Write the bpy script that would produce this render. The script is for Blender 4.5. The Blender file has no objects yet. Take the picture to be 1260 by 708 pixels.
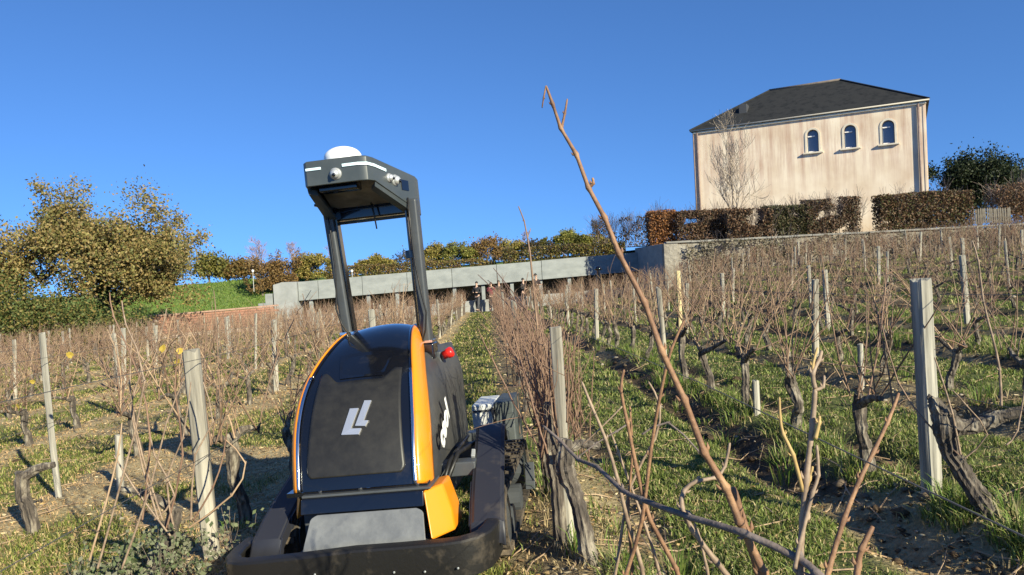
import bpy, math, random
import numpy as np
from mathutils import Vector, Matrix, Euler
R_ = math.radians
random.seed(7); RS = np.random.RandomState(7)
SC = bpy.context.scene
COL = SC.collection

# ------------------------------------------------------------------ camera
PITCH, ROLL = R_(1.5), R_(3.0)
cam_d = bpy.data.cameras.new('camera'); cam = bpy.data.objects.new('camera', cam_d); COL.objects.link(cam)
cam_d.sensor_width = 36.0; cam_d.lens = 36.0*910/1260; cam_d.clip_start = 0.05; cam_d.clip_end = 2000
cam.matrix_world = Matrix.Rotation(R_(90)-PITCH, 4, 'X') @ Matrix.Rotation(-ROLL, 4, 'Z')
SC.camera = cam
# ------------------------------------------------------------------ light
SUN_EL = R_(25.0); SAZ = (0.62, -0.785)
w = bpy.data.worlds.new('World'); SC.world = w; w.use_nodes = True
nt = w.node_tree; bg = nt.nodes['Background']
sky = nt.nodes.new('ShaderNodeTexSky'); sky.sky_type = 'NISHITA'; sky.sun_disc = False
sky.sun_elevation = SUN_EL; sky.sun_rotation = math.atan2(SAZ[0], SAZ[1])
sky.altitude = 0; sky.air_density = 1.0; sky.dust_density = 0.0; sky.ozone_density = 10.0
_tc = nt.nodes.new('ShaderNodeTexCoord'); _ad = nt.nodes.new('ShaderNodeVectorMath'); _ad.operation = 'ADD'; _ad.inputs[1].default_value = (0, 0, .185)
nt.links.new(_tc.outputs['Generated'], _ad.inputs[0]); nt.links.new(_ad.outputs[0], sky.inputs['Vector'])   # clear dry air: the whole sky keeps its blue down to the ground
nt.links.new(sky.outputs[0], bg.inputs[0]); bg.inputs[1].default_value = 0.112
sd = bpy.data.lights.new('sun', 'SUN'); sun = bpy.data.objects.new('sun', sd); COL.objects.link(sun)
sd.energy = 5.0; sd.angle = R_(0.53); sd.color = (1.0, 0.94, 0.70)
SUNV = Vector((SAZ[0]*math.cos(SUN_EL), SAZ[1]*math.cos(SUN_EL), math.sin(SUN_EL)))
sun.rotation_euler = SUNV.to_track_quat('Z', 'Y').to_euler(); sun.location = (10, -12, 12)
SC.view_settings.view_transform = 'Standard'; SC.view_settings.look = 'None'
SC.view_settings.exposure = 0.82; SC.view_settings.gamma = 1.0; SC.view_settings.use_curve_mapping = False
SC.render.engine = 'CYCLES'; SC.cycles.max_bounces = 6; SC.cycles.transparent_max_bounces = 6
SC.cycles.use_denoising = True

# ------------------------------------------------------------------ helpers
def at(px, py, y):
    """point at distance y along the view line of a place seen in the photograph"""
    u, v = px-630, py-354
    a = u*math.cos(ROLL)-v*math.sin(ROLL); b = u*math.sin(ROLL)+v*math.cos(ROLL)
    d = Vector((a/910, math.cos(PITCH)-b/910*math.sin(PITCH), -math.sin(PITCH)-b/910*math.cos(PITCH)))
    return d*(y/d.y)

_M = {}
def mat(name, c1, c2=None, rough=0.8, scale=5.0, bump=0.0, bscale=None, metal=0.0, stretch=None, coat=0.0, transl=0.0, attr=None, spec=None, detail=6, c3=None, lo=.35, hi=.65, bdist=.01):
    m = bpy.data.materials.new(name); m.use_nodes = True; t = m.node_tree; n = t.nodes; l = t.links
    b = n['Principled BSDF']; b.inputs['Roughness'].default_value = rough; b.inputs['Metallic'].default_value = metal
    b.inputs['Coat Weight'].default_value = coat; b.inputs['Coat Roughness'].default_value = 0.05
    if spec is not None: b.inputs['Specular IOR Level'].default_value = spec
    b.inputs['Base Color'].default_value = (*c1, 1)
    tc = n.new('ShaderNodeTexCoord'); mp = n.new('ShaderNodeMapping'); l.new(tc.outputs['Object'], mp.inputs['Vector'])
    if stretch: mp.inputs['Scale'].default_value = stretch
    col = None
    if c2 is not None:
        nz = n.new('ShaderNodeTexNoise'); nz.inputs['Scale'].default_value = scale; nz.inputs['Detail'].default_value = detail
        nz.inputs['Roughness'].default_value = .65
        l.new(mp.outputs[0], nz.inputs['Vector'])
        r = n.new('ShaderNodeValToRGB'); r.color_ramp.elements[0].color = (*c1, 1); r.color_ramp.elements[1].color = (*c2, 1)
        r.color_ramp.elements[0].position = lo; r.color_ramp.elements[1].position = hi
        if c3 is not None:
            e = r.color_ramp.elements.new((lo+hi)/2); e.color = (*c3, 1)
        l.new(nz.outputs['Fac'], r.inputs[0]); col = r.outputs[0]
    if attr:
        a = n.new('ShaderNodeAttribute'); a.attribute_name = attr
        col = a.outputs['Color']
    if col is not None: l.new(col, b.inputs['Base Color'])
    if bump:
        bz = n.new('ShaderNodeTexNoise'); bz.inputs['Scale'].default_value = bscale or scale*4; bz.inputs['Detail'].default_value = 6
        l.new(mp.outputs[0], bz.inputs['Vector'])
        bp = n.new('ShaderNodeBump'); bp.inputs['Strength'].default_value = bump; bp.inputs['Distance'].default_value = bdist
        l.new(bz.outputs['Fac'], bp.inputs['Height']); l.new(bp.outputs[0], b.inputs['Normal'])
    if transl:
        tr = n.new('ShaderNodeBsdfTranslucent'); mx = n.new('ShaderNodeMixShader'); mx.inputs[0].default_value = transl
        if col is not None: l.new(col, tr.inputs[0])
        else: tr.inputs[0].default_value = (*c1, 1)
        l.new(b.outputs[0], mx.inputs[1]); l.new(tr.outputs[0], mx.inputs[2]); l.new(mx.outputs[0], n['Material Output'].inputs[0])
    _M[name] = m
    return m

class MB:
    def __init__(s): s.v = []; s.f = []
    def box(s, c, d, rot=None):
        o = len(s.v)
        for sx in (-.5, .5):
            for sy in (-.5, .5):
                for sz in (-.5, .5):
                    p = Vector((sx*d[0], sy*d[1], sz*d[2]))
                    if rot is not None: p = rot @ p
                    s.v.append(tuple(p+Vector(c)))
        s.f += [tuple(o+i for i in q) for q in ((0,1,3,2),(4,6,7,5),(0,4,5,1),(2,3,7,6),(0,2,6,4),(1,5,7,3))]
        return s
    def bar(s, a, b, wx, wy, up=(0,0,1)):
        a = Vector(a); b = Vector(b); d = b-a
        q = d.to_track_quat('Z', 'Y').to_matrix()
        if abs(d.normalized().z) > .5: # keep the section aligned to x/y
            z = d.normalized(); x = (Vector((1,0,0))-z*z.x).normalized(); y = z.cross(x); q = Matrix((x, y, z)).transposed()
        return s.box((a+b)/2, (wx, wy, d.length), q)
    def tube(s, pts, rad, sides=6, cap=True, jit=0.0, rnd=None):
        pts = [Vector(p) for p in pts]; n = len(pts)
        if not hasattr(rad, '__len__'): rad = [rad]*n
        t = (pts[1]-pts[0]).normalized(); x = t.orthogonal().normalized(); o = len(s.v)
        for i in range(n):
            if i == 0: d = pts[1]-pts[0]
            elif i == n-1: d = pts[-1]-pts[-2]
            else: d = (pts[i+1]-pts[i]).normalized()+(pts[i]-pts[i-1]).normalized()
            d = d.normalized() if d.length > 1e-9 else t
            x = (x-d*x.dot(d)); x = x.normalized() if x.length > 1e-6 else d.orthogonal().normalized(); y = d.cross(x)
            for k in range(sides):
                a = 2*math.pi*k/sides; r = rad[i]*(1+(rnd.uniform(-jit, jit) if jit else 0))
                s.v.append(tuple(pts[i]+x*(math.cos(a)*r)+y*(math.sin(a)*r)))
        for i in range(n-1):
            for k in range(sides):
                k2 = (k+1) % sides
                s.f.append((o+i*sides+k, o+i*sides+k2, o+(i+1)*sides+k2, o+(i+1)*sides+k))
        if cap:
            s.f.append(tuple(o+k for k in reversed(range(sides)))); s.f.append(tuple(o+(n-1)*sides+k for k in range(sides)))
        return s
    def lathe(s, prof, c=(0,0,0), sides=20, axis='Z'):
        o = len(s.v); n = len(prof)
        for (r, h) in prof:
            for k in range(sides):
                a = 2*math.pi*k/sides; p = (r*math.cos(a), r*math.sin(a), h)
                if axis == 'Y': p = (p[0], p[2], p[1])
                if axis == 'X': p = (p[2], p[0], p[1])
                s.v.append((p[0]+c[0], p[1]+c[1], p[2]+c[2]))
        for i in range(n-1):
            for k in range(sides):
                k2 = (k+1) % sides; s.f.append((o+i*sides+k, o+i*sides+k2, o+(i+1)*sides+k2, o+(i+1)*sides+k))
        s.f.append(tuple(o+k for k in range(sides))); s.f.append(tuple(o+(n-1)*sides+k for k in range(sides)))
        return s
    def prism(s, poly, fn0, fn1):
        o = len(s.v); n = len(poly)
        s.v += [tuple(fn0(*p)) for p in poly]+[tuple(fn1(*p)) for p in poly]
        s.f.append(tuple(o+i for i in range(n))); s.f.append(tuple(o+n+i for i in reversed(range(n))))
        for i in range(n):
            j = (i+1) % n; s.f.append((o+i, o+n+i, o+n+j, o+j))
        return s
    def grid(s, fn, us, vs):
        o = len(s.v); nu = len(us); nv = len(vs)
        for u in us:
            for v in vs: s.v.append(tuple(fn(u, v)))
        for i in range(nu-1):
            for j in range(nv-1): s.f.append((o+i*nv+j, o+(i+1)*nv+j, o+(i+1)*nv+j+1, o+i*nv+j+1))
        return s
    def mesh(s, name, m, smooth=False):
        me = bpy.data.meshes.new(name); me.from_pydata(s.v, [], s.f); me.update()
        if m: me.materials.append(m)
        if smooth: me.polygons.foreach_set('use_smooth', [True]*len(me.polygons))
        return me
    def build(s, name, m, parent=None, smooth=False, bevel=0, seg=2, solid=0, fix=True):
        o = bpy.data.objects.new(name, s.mesh(name, m, smooth)); COL.objects.link(o); o.parent = parent
        if fix:
            import bmesh
            b = bmesh.new(); b.from_mesh(o.data); bmesh.ops.recalc_face_normals(b, faces=b.faces); b.to_mesh(o.data); b.free()
        if solid:
            q = o.modifiers.new('s', 'SOLIDIFY'); q.thickness = solid; q.offset = -1
        if bevel:
            q = o.modifiers.new('b', 'BEVEL'); q.width = bevel; q.segments = seg; q.limit_method = 'ANGLE'; q.angle_limit = R_(35)
            o.data.polygons.foreach_set('use_smooth', [True]*len(o.data.polygons))
            q2 = o.modifiers.new('n', 'WEIGHTED_NORMAL'); q2.keep_sharp = False
        return o

def np_mesh(name, verts, faces, m, cols=None, cname='tint', smooth=False):
    """verts (N,3), faces (M,k) arrays"""
    me = bpy.data.meshes.new(name); k = faces.shape[1]
    me.vertices.add(len(verts)); me.vertices.foreach_set('co', np.asarray(verts, np.float32).ravel())
    me.loops.add(faces.size); me.loops.foreach_set('vertex_index', faces.astype(np.int32).ravel())
    me.polygons.add(len(faces)); me.polygons.foreach_set('loop_start', np.arange(0, faces.size, k, dtype=np.int32))
    me.polygons.foreach_set('loop_total', np.full(len(faces), k, np.int32))
    if smooth: me.polygons.foreach_set('use_smooth', np.ones(len(faces), bool))
    me.update(calc_edges=True)
    if cols is not None:
        a = me.color_attributes.new(cname, 'FLOAT_COLOR', 'POINT')
        c = np.ones((len(verts), 4), np.float32); c[:, :3] = cols; a.data.foreach_set('color', c.ravel())
    me.materials.append(m)
    return me
def link(name, me, parent=None):
    o = bpy.data.objects.new(name, me); COL.objects.link(o); o.parent = parent; return o
def tag(o, label=None, cat=None, group=None, kind=None):
    if label: o['label'] = label
    if cat: o['category'] = cat
    if group: o['group'] = group
    if kind: o['kind'] = kind
    return o
def empty(name, loc=(0,0,0), rz=0):
    o = bpy.data.objects.new(name, None); COL.objects.link(o); o.location = loc; o.rotation_euler = (0,0,rz); o.empty_display_size = .1
    return o
ORD = ['nearest','second','third','fourth','fifth','sixth','seventh','eighth','ninth','tenth','eleventh','twelfth','thirteenth','fourteenth','fifteenth','sixteenth','seventeenth','eighteenth','nineteenth','twentieth']
TENS = {2:'twenty',3:'thirty',4:'forty'}
def ordn(i):
    if i < 20: return ORD[i]
    t, r = divmod(i+1, 10)
    return {2:'twentieth',3:'thirtieth',4:'fortieth'}[t] if r == 0 else TENS[t]+'-'+['','first','second','third','fourth','fifth','sixth','seventh','eighth','ninth'][r]

# value noise
_lat = np.random.RandomState(3).rand(256, 256)
def vnoise(x, y):
    x = np.asarray(x, float); y = np.asarray(y, float)
    xi = np.floor(x).astype(int); yi = np.floor(y).astype(int); fx = x-xi; fy = y-yi
    fx = fx*fx*(3-2*fx); fy = fy*fy*(3-2*fy)
    g = lambda a, b: _lat[a & 255, b & 255]
    return (g(xi,yi)*(1-fx)+g(xi+1,yi)*fx)*(1-fy)+(g(xi,yi+1)*(1-fx)+g(xi+1,yi+1)*fx)*fy
def fbm(x, y, o=4):
    r = 0; a = .5
    for i in range(o): r = r+a*vnoise(x*2**i+17*i, y*2**i+31*i); a *= .5
    return r/(1-.5**o)
def sst(a, b, x):
    t = np.clip((np.asarray(x, float)-a)/(b-a), 0, 1); return t*t*(3-2*t)

# ------------------------------------------------------------------ ground
GH, GX, GY = 1.27, math.tan(R_(2.0)), -math.tan(R_(1.5))
ROW0, PITCHR, SK = 0.32, 1.81, 0.03
def plane0(x, y): return -GH+GX*x+GY*y
def plane(x, y):      # the slope steepens towards the terrace on the right
    z = plane0(x, y)+1.15*sst(9, 37, y)*sst(3.5, 13, x)*(1-sst(45, 60, y))
    return z
def rowd(x, y):
    s = x+SK*y; k = np.round((s-ROW0)/PITCHR); return s-(ROW0+PITCHR*k), k, s
def masks(x, y):
    ds, k, s = rowd(x, y); ad = np.abs(ds)
    n1 = fbm(x*.9, y*.9, 3); n2 = fbm(x*2.7+9, y*2.7, 3)
    right = sst(.3, .8, s)
    lane = sst(.42, .60, ad+.25*(n2-.5))
    # right: turf lanes, bare tilled strip beside the vines, tufts on the vine line
    tuft = sst(.40, .55, n2)*(1-sst(.06, .22, ad))
    gr = np.clip(np.maximum(lane*(.92+.4*(n1-.3)), tuft), 0, 1)
    # left: patchy turf in leaf litter
    gl = sst(.25, .42, n1+.2*(n2-.5))*.92*sst(.1, .5, ad+.2*(n2-.3))
    path = sst(-1.2, -1.0, s)*(1-sst(-.12, .08, s))
    pathg = path*np.clip(.6+.9*(n2-.2), 0, 1)
    inlane = (s > -1.49) & (s < .32)
    gl = np.where(inlane, np.maximum(pathg, .25*gl), gl)
    g = gr*right+gl*(1-right)
    lit = (1-right)*(.75+.5*(n2-.5))*np.where(inlane, np.where(s < -1.0, 1.0, .35), 1)+right*.5*sst(.45,.65,n1)
    soil = right*(1-g)
    return np.clip(g,0,1), np.clip(lit,0,1), soil
def gz(x, y, fine=True):
    ds, k, s = rowd(x, y); ad = np.abs(ds); right = sst(.2, 1.0, s)
    z = plane(x, y)+.05*(fbm(x*.35, y*.35, 2)-.5)*2
    furrow = np.exp(-((ad-.40)/.13)**2)
    z = z+right*(-.075*furrow+.06*np.exp(-(ad/.17)**2))+(1-right)*.035*np.exp(-(ad/.2)**2)
    if fine:
        g, lit, soil = masks(x, y)
        z = z+(fbm(x*4, y*4, 3)-.5)*(.03+.07*soil)+(fbm(x*15, y*15, 2)-.5)*(.012+.03*soil)
    return z
gzs = lambda x, y: float(gz(np.array([x]), np.array([y]))[0])

def ground_material():
    m = bpy.data.materials.new('vineyard_ground'); m.use_nodes = True; t = m.node_tree; n = t.nodes; l = t.links
    b = n['Principled BSDF']; b.inputs['Roughness'].default_value = .95; b.inputs['Specular IOR Level'].default_value = .15
    a = n.new('ShaderNodeAttribute'); a.attribute_name = 'cover'; sp = n.new('ShaderNodeSeparateColor'); l.new(a.outputs['Color'], sp.inputs[0])
    tc = n.new('ShaderNodeTexCoord')
    def ramp(scale, cols, det=8, rough=.7):
        z = n.new('ShaderNodeTexNoise'); z.inputs['Scale'].default_value = scale; z.inputs['Detail'].default_value = det; z.inputs['Roughness'].default_value = rough
        l.new(tc.outputs['Object'], z.inputs['Vector']); r = n.new('ShaderNodeValToRGB')
        els = r.color_ramp.elements; els[0].position = .3; els[1].position = .7
        els[0].color = (*cols[0],1); els[1].color = (*cols[-1],1)
        if len(cols) == 3: e = els.new(.5); e.color = (*cols[1],1)
        l.new(z.outputs['Fac'], r.inputs[0]); return r.outputs[0], z.outputs['Fac']
    soil, nf = ramp(9, [(.032,.022,.015),(.075,.052,.035),(.15,.11,.075)])  # tilled soil, darkened further to paint in shade along the vine rows
    lit, _ = ramp(30, [(.24,.17,.085),(.48,.37,.20),(.66,.56,.35)])
    gr, _ = ramp(14, [(.05,.064,.018),(.11,.13,.038),(.20,.195,.075)])
    def mix(f, x, y):
        q = n.new('ShaderNodeMix'); q.data_type = 'RGBA'; l.new(f, q.inputs[0]); l.new(x, q.inputs[6]); l.new(y, q.inputs[7]); return q.outputs[2]
    c = mix(sp.outputs[1], soil, lit); c = mix(sp.outputs[0], c, gr)
    l.new(c, b.inputs['Base Color'])
    bz = n.new('ShaderNodeTexNoise'); bz.inputs['Scale'].default_value = 45; bz.inputs['Detail'].default_value = 8
    l.new(tc.outputs['Object'], bz.inputs['Vector'])
    bp = n.new('ShaderNodeBump'); bp.inputs['Strength'].default_value = .9; bp.inputs['Distance'].default_value = .02
    l.new(bz.outputs['Fac'], bp.inputs['Height']); l.new(bp.outputs[0], b.inputs['Normal'])
    return m

def axis_steps(lims):
    out = [lims[0][0]]
    for a, b, st in lims:
        k = max(1, int(round((b-a)/st))); out += list(a+(b-a)*np.arange(1, k+1)/k)
    return np.array(out)
ss = axis_steps([(-900,-120,130),(-120,-45,8),(-45,-16,.5),(-16,-6,.16),(-6,6,.06),(6,14,.13),(14,45,.45),(45,120,8),(120,900,130)])
ts = [-8.,-4.,-2.,-1.,-.4,0.,.4,.8,1.1]; t = 1.3
while t < 47: ts.append(t); t += max(.05, .0125*t)
ts += [47,50,55,62,72,85,110,150,220,400,800,1500]; ts = np.array(ts)
S, T = np.meshgrid(ss, ts, indexing='ij'); GXX = S-SK*np.clip(T, -5, 60); GYY = T
Z = np.where(GYY < 48, gz(GXX, GYY), plane(GXX, GYY)-.3)
g, lit, soil = masks(GXX, GYY)
ns, ntt = S.shape; idx = np.arange(ns*ntt).reshape(ns, ntt)
fc = np.stack([idx[:-1,:-1], idx[1:,:-1], idx[1:,1:], idx[:-1,1:]], -1).reshape(-1, 4)
me = np_mesh('ground', np.stack([GXX, GYY, Z], -1).reshape(-1, 3), fc, ground_material(), np.stack([g, lit, soil], -1).reshape(-1, 3), 'cover', True)
ground = tag(link('ground', me), kind='structure')

# grass bank behind the pavilion and round its left end
m_bank = mat('bank_turf', (.085,.15,.028), (.20,.25,.06), .95, 3.0, .8, 30, c3=(.13,.20,.04), bdist=.05)
def bank_z(x, y):
    left = 1-sst(-15.2, -14.3, x)
    base = plane0(x, y)
    hl = 3.7*sst(46.0, 60, y)
    hr = 2.62+.7*sst(47, 58, y)
    return base+hl*left+hr*(1-left)+.12*(fbm(x*.5, y*.5, 3)-.5)
bx = axis_steps([(-120,-45,6),(-45,-16,.7),(-16,-14,.2),(-14,9.5,.7)]); by = axis_steps([(46.62,62,.35),(62,120,5)])
BX, BY = np.meshgrid(bx, by, indexing='ij'); i2 = np.arange(BX.size).reshape(BX.shape)
fc = np.stack([i2[:-1,:-1], i2[1:,:-1], i2[1:,1:], i2[:-1,1:]], -1).reshape(-1, 4)
tag(link('grass_bank', np_mesh('grass_bank', np.stack([BX, BY, bank_z(BX, BY)], -1).reshape(-1,3), fc, m_bank, smooth=True)), kind='structure')
# terrace in front of the house
TZ = 0.80
m_terr = mat('terrace_turf', (.10,.09,.04), (.20,.17,.09), .95, 1.5, .6, 20)
tb = MB(); tb.grid(lambda u, v: (u, v, TZ+.05*math.sin(u*.7)*math.cos(v*.5)+(.02*(v-39) if v > 39 else 0)), list(np.linspace(7.95, 90, 40)), list(np.linspace(38.35, 130, 40)))
tag(tb.build('terrace', m_terr, smooth=True), kind='structure')

# ------------------------------------------------------------------ walls and pavilion
m_conc = mat('concrete', (.22,.235,.235), (.30,.315,.31), .85, 1.3, .25, 18, stretch=(1,1,2.2))
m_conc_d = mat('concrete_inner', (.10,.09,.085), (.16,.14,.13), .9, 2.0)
m_concl = mat('pale_concrete', (.24,.24,.235), (.33,.33,.32), .85, 1.0)
def slab(mb, x0, x1, y0, y1, f0, f1, n=24):
    """long piece following the slope; f0/f1 = heights above the slope"""
    xs = np.linspace(x0, x1, n+1)
    for a, b in zip(xs[:-1], xs[1:]):
        o = len(mb.v)
        for x in (a, b):
            for y in (y0, y1):
                for h in (f0, f1): mb.v.append((x, y, plane0(x, 46)+h))
        mb.f += [tuple(o+i for i in q) for q in ((0,4,5,1),(2,3,7,6),(0,2,6,4),(1,5,7,3))]
        if a == xs[0]: mb.f.append((o,o+1,o+3,o+2))
        if b == xs[-1]: mb.f.append((o+4,o+6,o+7,o+5))
    return mb
pav = tag(empty('concrete_pavilion', (-3, 46, plane(-3, 46))), 'long low concrete pavilion with a dark open front behind the vineyard', 'building')
def pchild(o): # keep world placement under the pavilion empty
    o.location = -Vector(pav.location); o.parent = pav; return o
edges = [-13.3,-12.05,-9.3,-6.5,-3.7,-.9,1.9,4.7,7.9]
for a, b in zip(edges[:-1], edges[1:]):
    pchild(slab(MB(), a+.012, b-.012, 46.0+random.uniform(-.01,.01), 46.5, 1.6, 2.78+random.uniform(-.01,.01), 3).build('roof_panel', m_conc, bevel=.015))
pchild(slab(MB(), -13.2, 7.8, 46.5, 52, 2.3, 2.6, 6).build('roof_slab', m_conc))
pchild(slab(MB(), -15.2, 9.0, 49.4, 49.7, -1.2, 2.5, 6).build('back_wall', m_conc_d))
pchild(slab(MB(), -13.25, 7.85, 44.55, 44.8, -.9, .72, 6).build('low_wall', m_concl, bevel=.02))
for i, x in enumerate(np.linspace(-12.6, 7.2, 12)):
    pchild(MB().box((x, 46.3, plane(x,46)+.25), (.22,.22,2.7)).build('column', m_conc, bevel=.01))
gb = MB()
gb.prism([(-14.75,-1.2),(-13.32,-1.2),(-13.32,2.78),(-14.2,2.84),(-14.75,2.72)], lambda x, h: (x, 45.7, plane(x,46)+h), lambda x, h: (x, 47.2, plane(x,46)+h))
pchild(gb.build('end_block', mat('pale_grey_concrete', (.25,.26,.26), (.33,.34,.34), .85, 1.5, .2), bevel=.02))
for i in range(4):
    x0 = -15.25-.45*i
    pchild(MB().box((x0+.2, 46.3, plane(x0,46)+.4-.30*i), (.45, 1.2, 3.6-.5*i)).build('stepped_wall', m_conc, bevel=.01))
# white panels leaning by the left opening
for i, (dx, h, wd) in enumerate([(-12.9,1.25,.42),(-12.1,1.0,.5)]):
    o = MB().box((dx, 44.3, plane(dx,44)+h/2), (wd, .05, h), Euler((R_(-8),R_(6*(-1)**i),0)).to_matrix()).build('white_panel', m_concl, bevel=.008)
    tag(o, ['tall white panel leaning at the left end of the pavilion','short white panel right of the tall one at the pavilion'][i], 'panel')
# pavement before the pavilion
pv = slab(MB(), -15.5, 7.6, 42.9, 44.55, -.32, .015, 12).build('pavement', mat('pavement', (.38,.38,.37), (.48,.47,.46), .9, 3, .3)); tag(pv, kind='structure')

# terrace retaining wall, with its dark left end
m_stone = mat('rubble_stone', (.15,.13,.105), (.33,.30,.255), .95, 2.6, 1.0, 7, bdist=.06, lo=.3, hi=.7)
m_cop = mat('coping_stone', (.15,.14,.125), (.27,.26,.24), .9, 2, .3)
tw = tag(empty('terrace_wall', (8, 38, -2)), 'stone retaining wall with pale coping below the house terrace', 'wall')
def tchild(o): o.location = -Vector(tw.location); o.parent = tw; return o
def rubble(x0, x1):
    mb = MB(); us = np.arange(x0, x1+.01, .28); vs = np.linspace(-2.9, TZ-.02, 15)
    mb.grid(lambda u, v: (u, 38.0+(.10*(fbm(np.array([u*3.1]), np.array([v*4.3]), 2)[0]-.5)), v), list(us), list(vs))
    return mb
tchild(rubble(8.6, 60).build('stone_face', m_stone))
tchild(MB().box((8.24, 38.2, -.95), (.72, .5, 3.6)).build('corner_pier', m_stone, bevel=.02))
tchild(MB().box((8.03, 42.6, -.95), (.3, 8.3, 3.6)).build('end_wall', m_conc, bevel=.02))
x = 8.0
while x < 58:
    L = random.uniform(.9, 1.5)
    tchild(MB().box((x+L/2, 38.2, TZ+.08+random.uniform(-.012,.012)), (L-.015, .62, .10)).build('coping_stone', m_cop, bevel=.015)); x += L
# orange brick-coloured wall at left
m_brick = mat('orange_brick', (.34,.15,.10), (.44,.24,.17), .9, 6, .6, 20)
bw = tag(empty('brick_wall', (-21, 45, -2.6)), 'low orange brick wall below the green bank at left', 'wall')
rnd = random.Random(4)
brick_me = MB().box((0,0,0), (.50,.22,.135)).mesh('brick', m_brick)
cop_me = MB().box((0,0,0), (.62,.34,.09)).mesh('coping', mat('brick_coping', (.40,.24,.18), (.46,.30,.23), .9, 4))
back = MB(); back.box((0, .06, 0), (7.4, .2, 1.72)); bo = back.build('mortar_core', mat('mortar', (.42,.34,.28)), bw); bo.location = (2.5, 0, .05)
for r in range(10):
    for c in range(14):
        xx = -21.55+(c+.5*(r % 2))*.52; zt = plane(xx,45)+1.30-r*.155
        if r > 6: continue
        o = link('brick', brick_me, bw); o.location = (xx+21, rnd.uniform(-.012,.012), zt+2.6); o.rotation_euler = (0, -R_(1.6), 0)
for c in range(12):
    xx = -21.6+c*.635; o = link('coping', cop_me, bw); o.location = (xx+21, 0, plane(xx,45)+1.44+2.6); o.rotation_euler = (0, -R_(1.6), 0)

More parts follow.
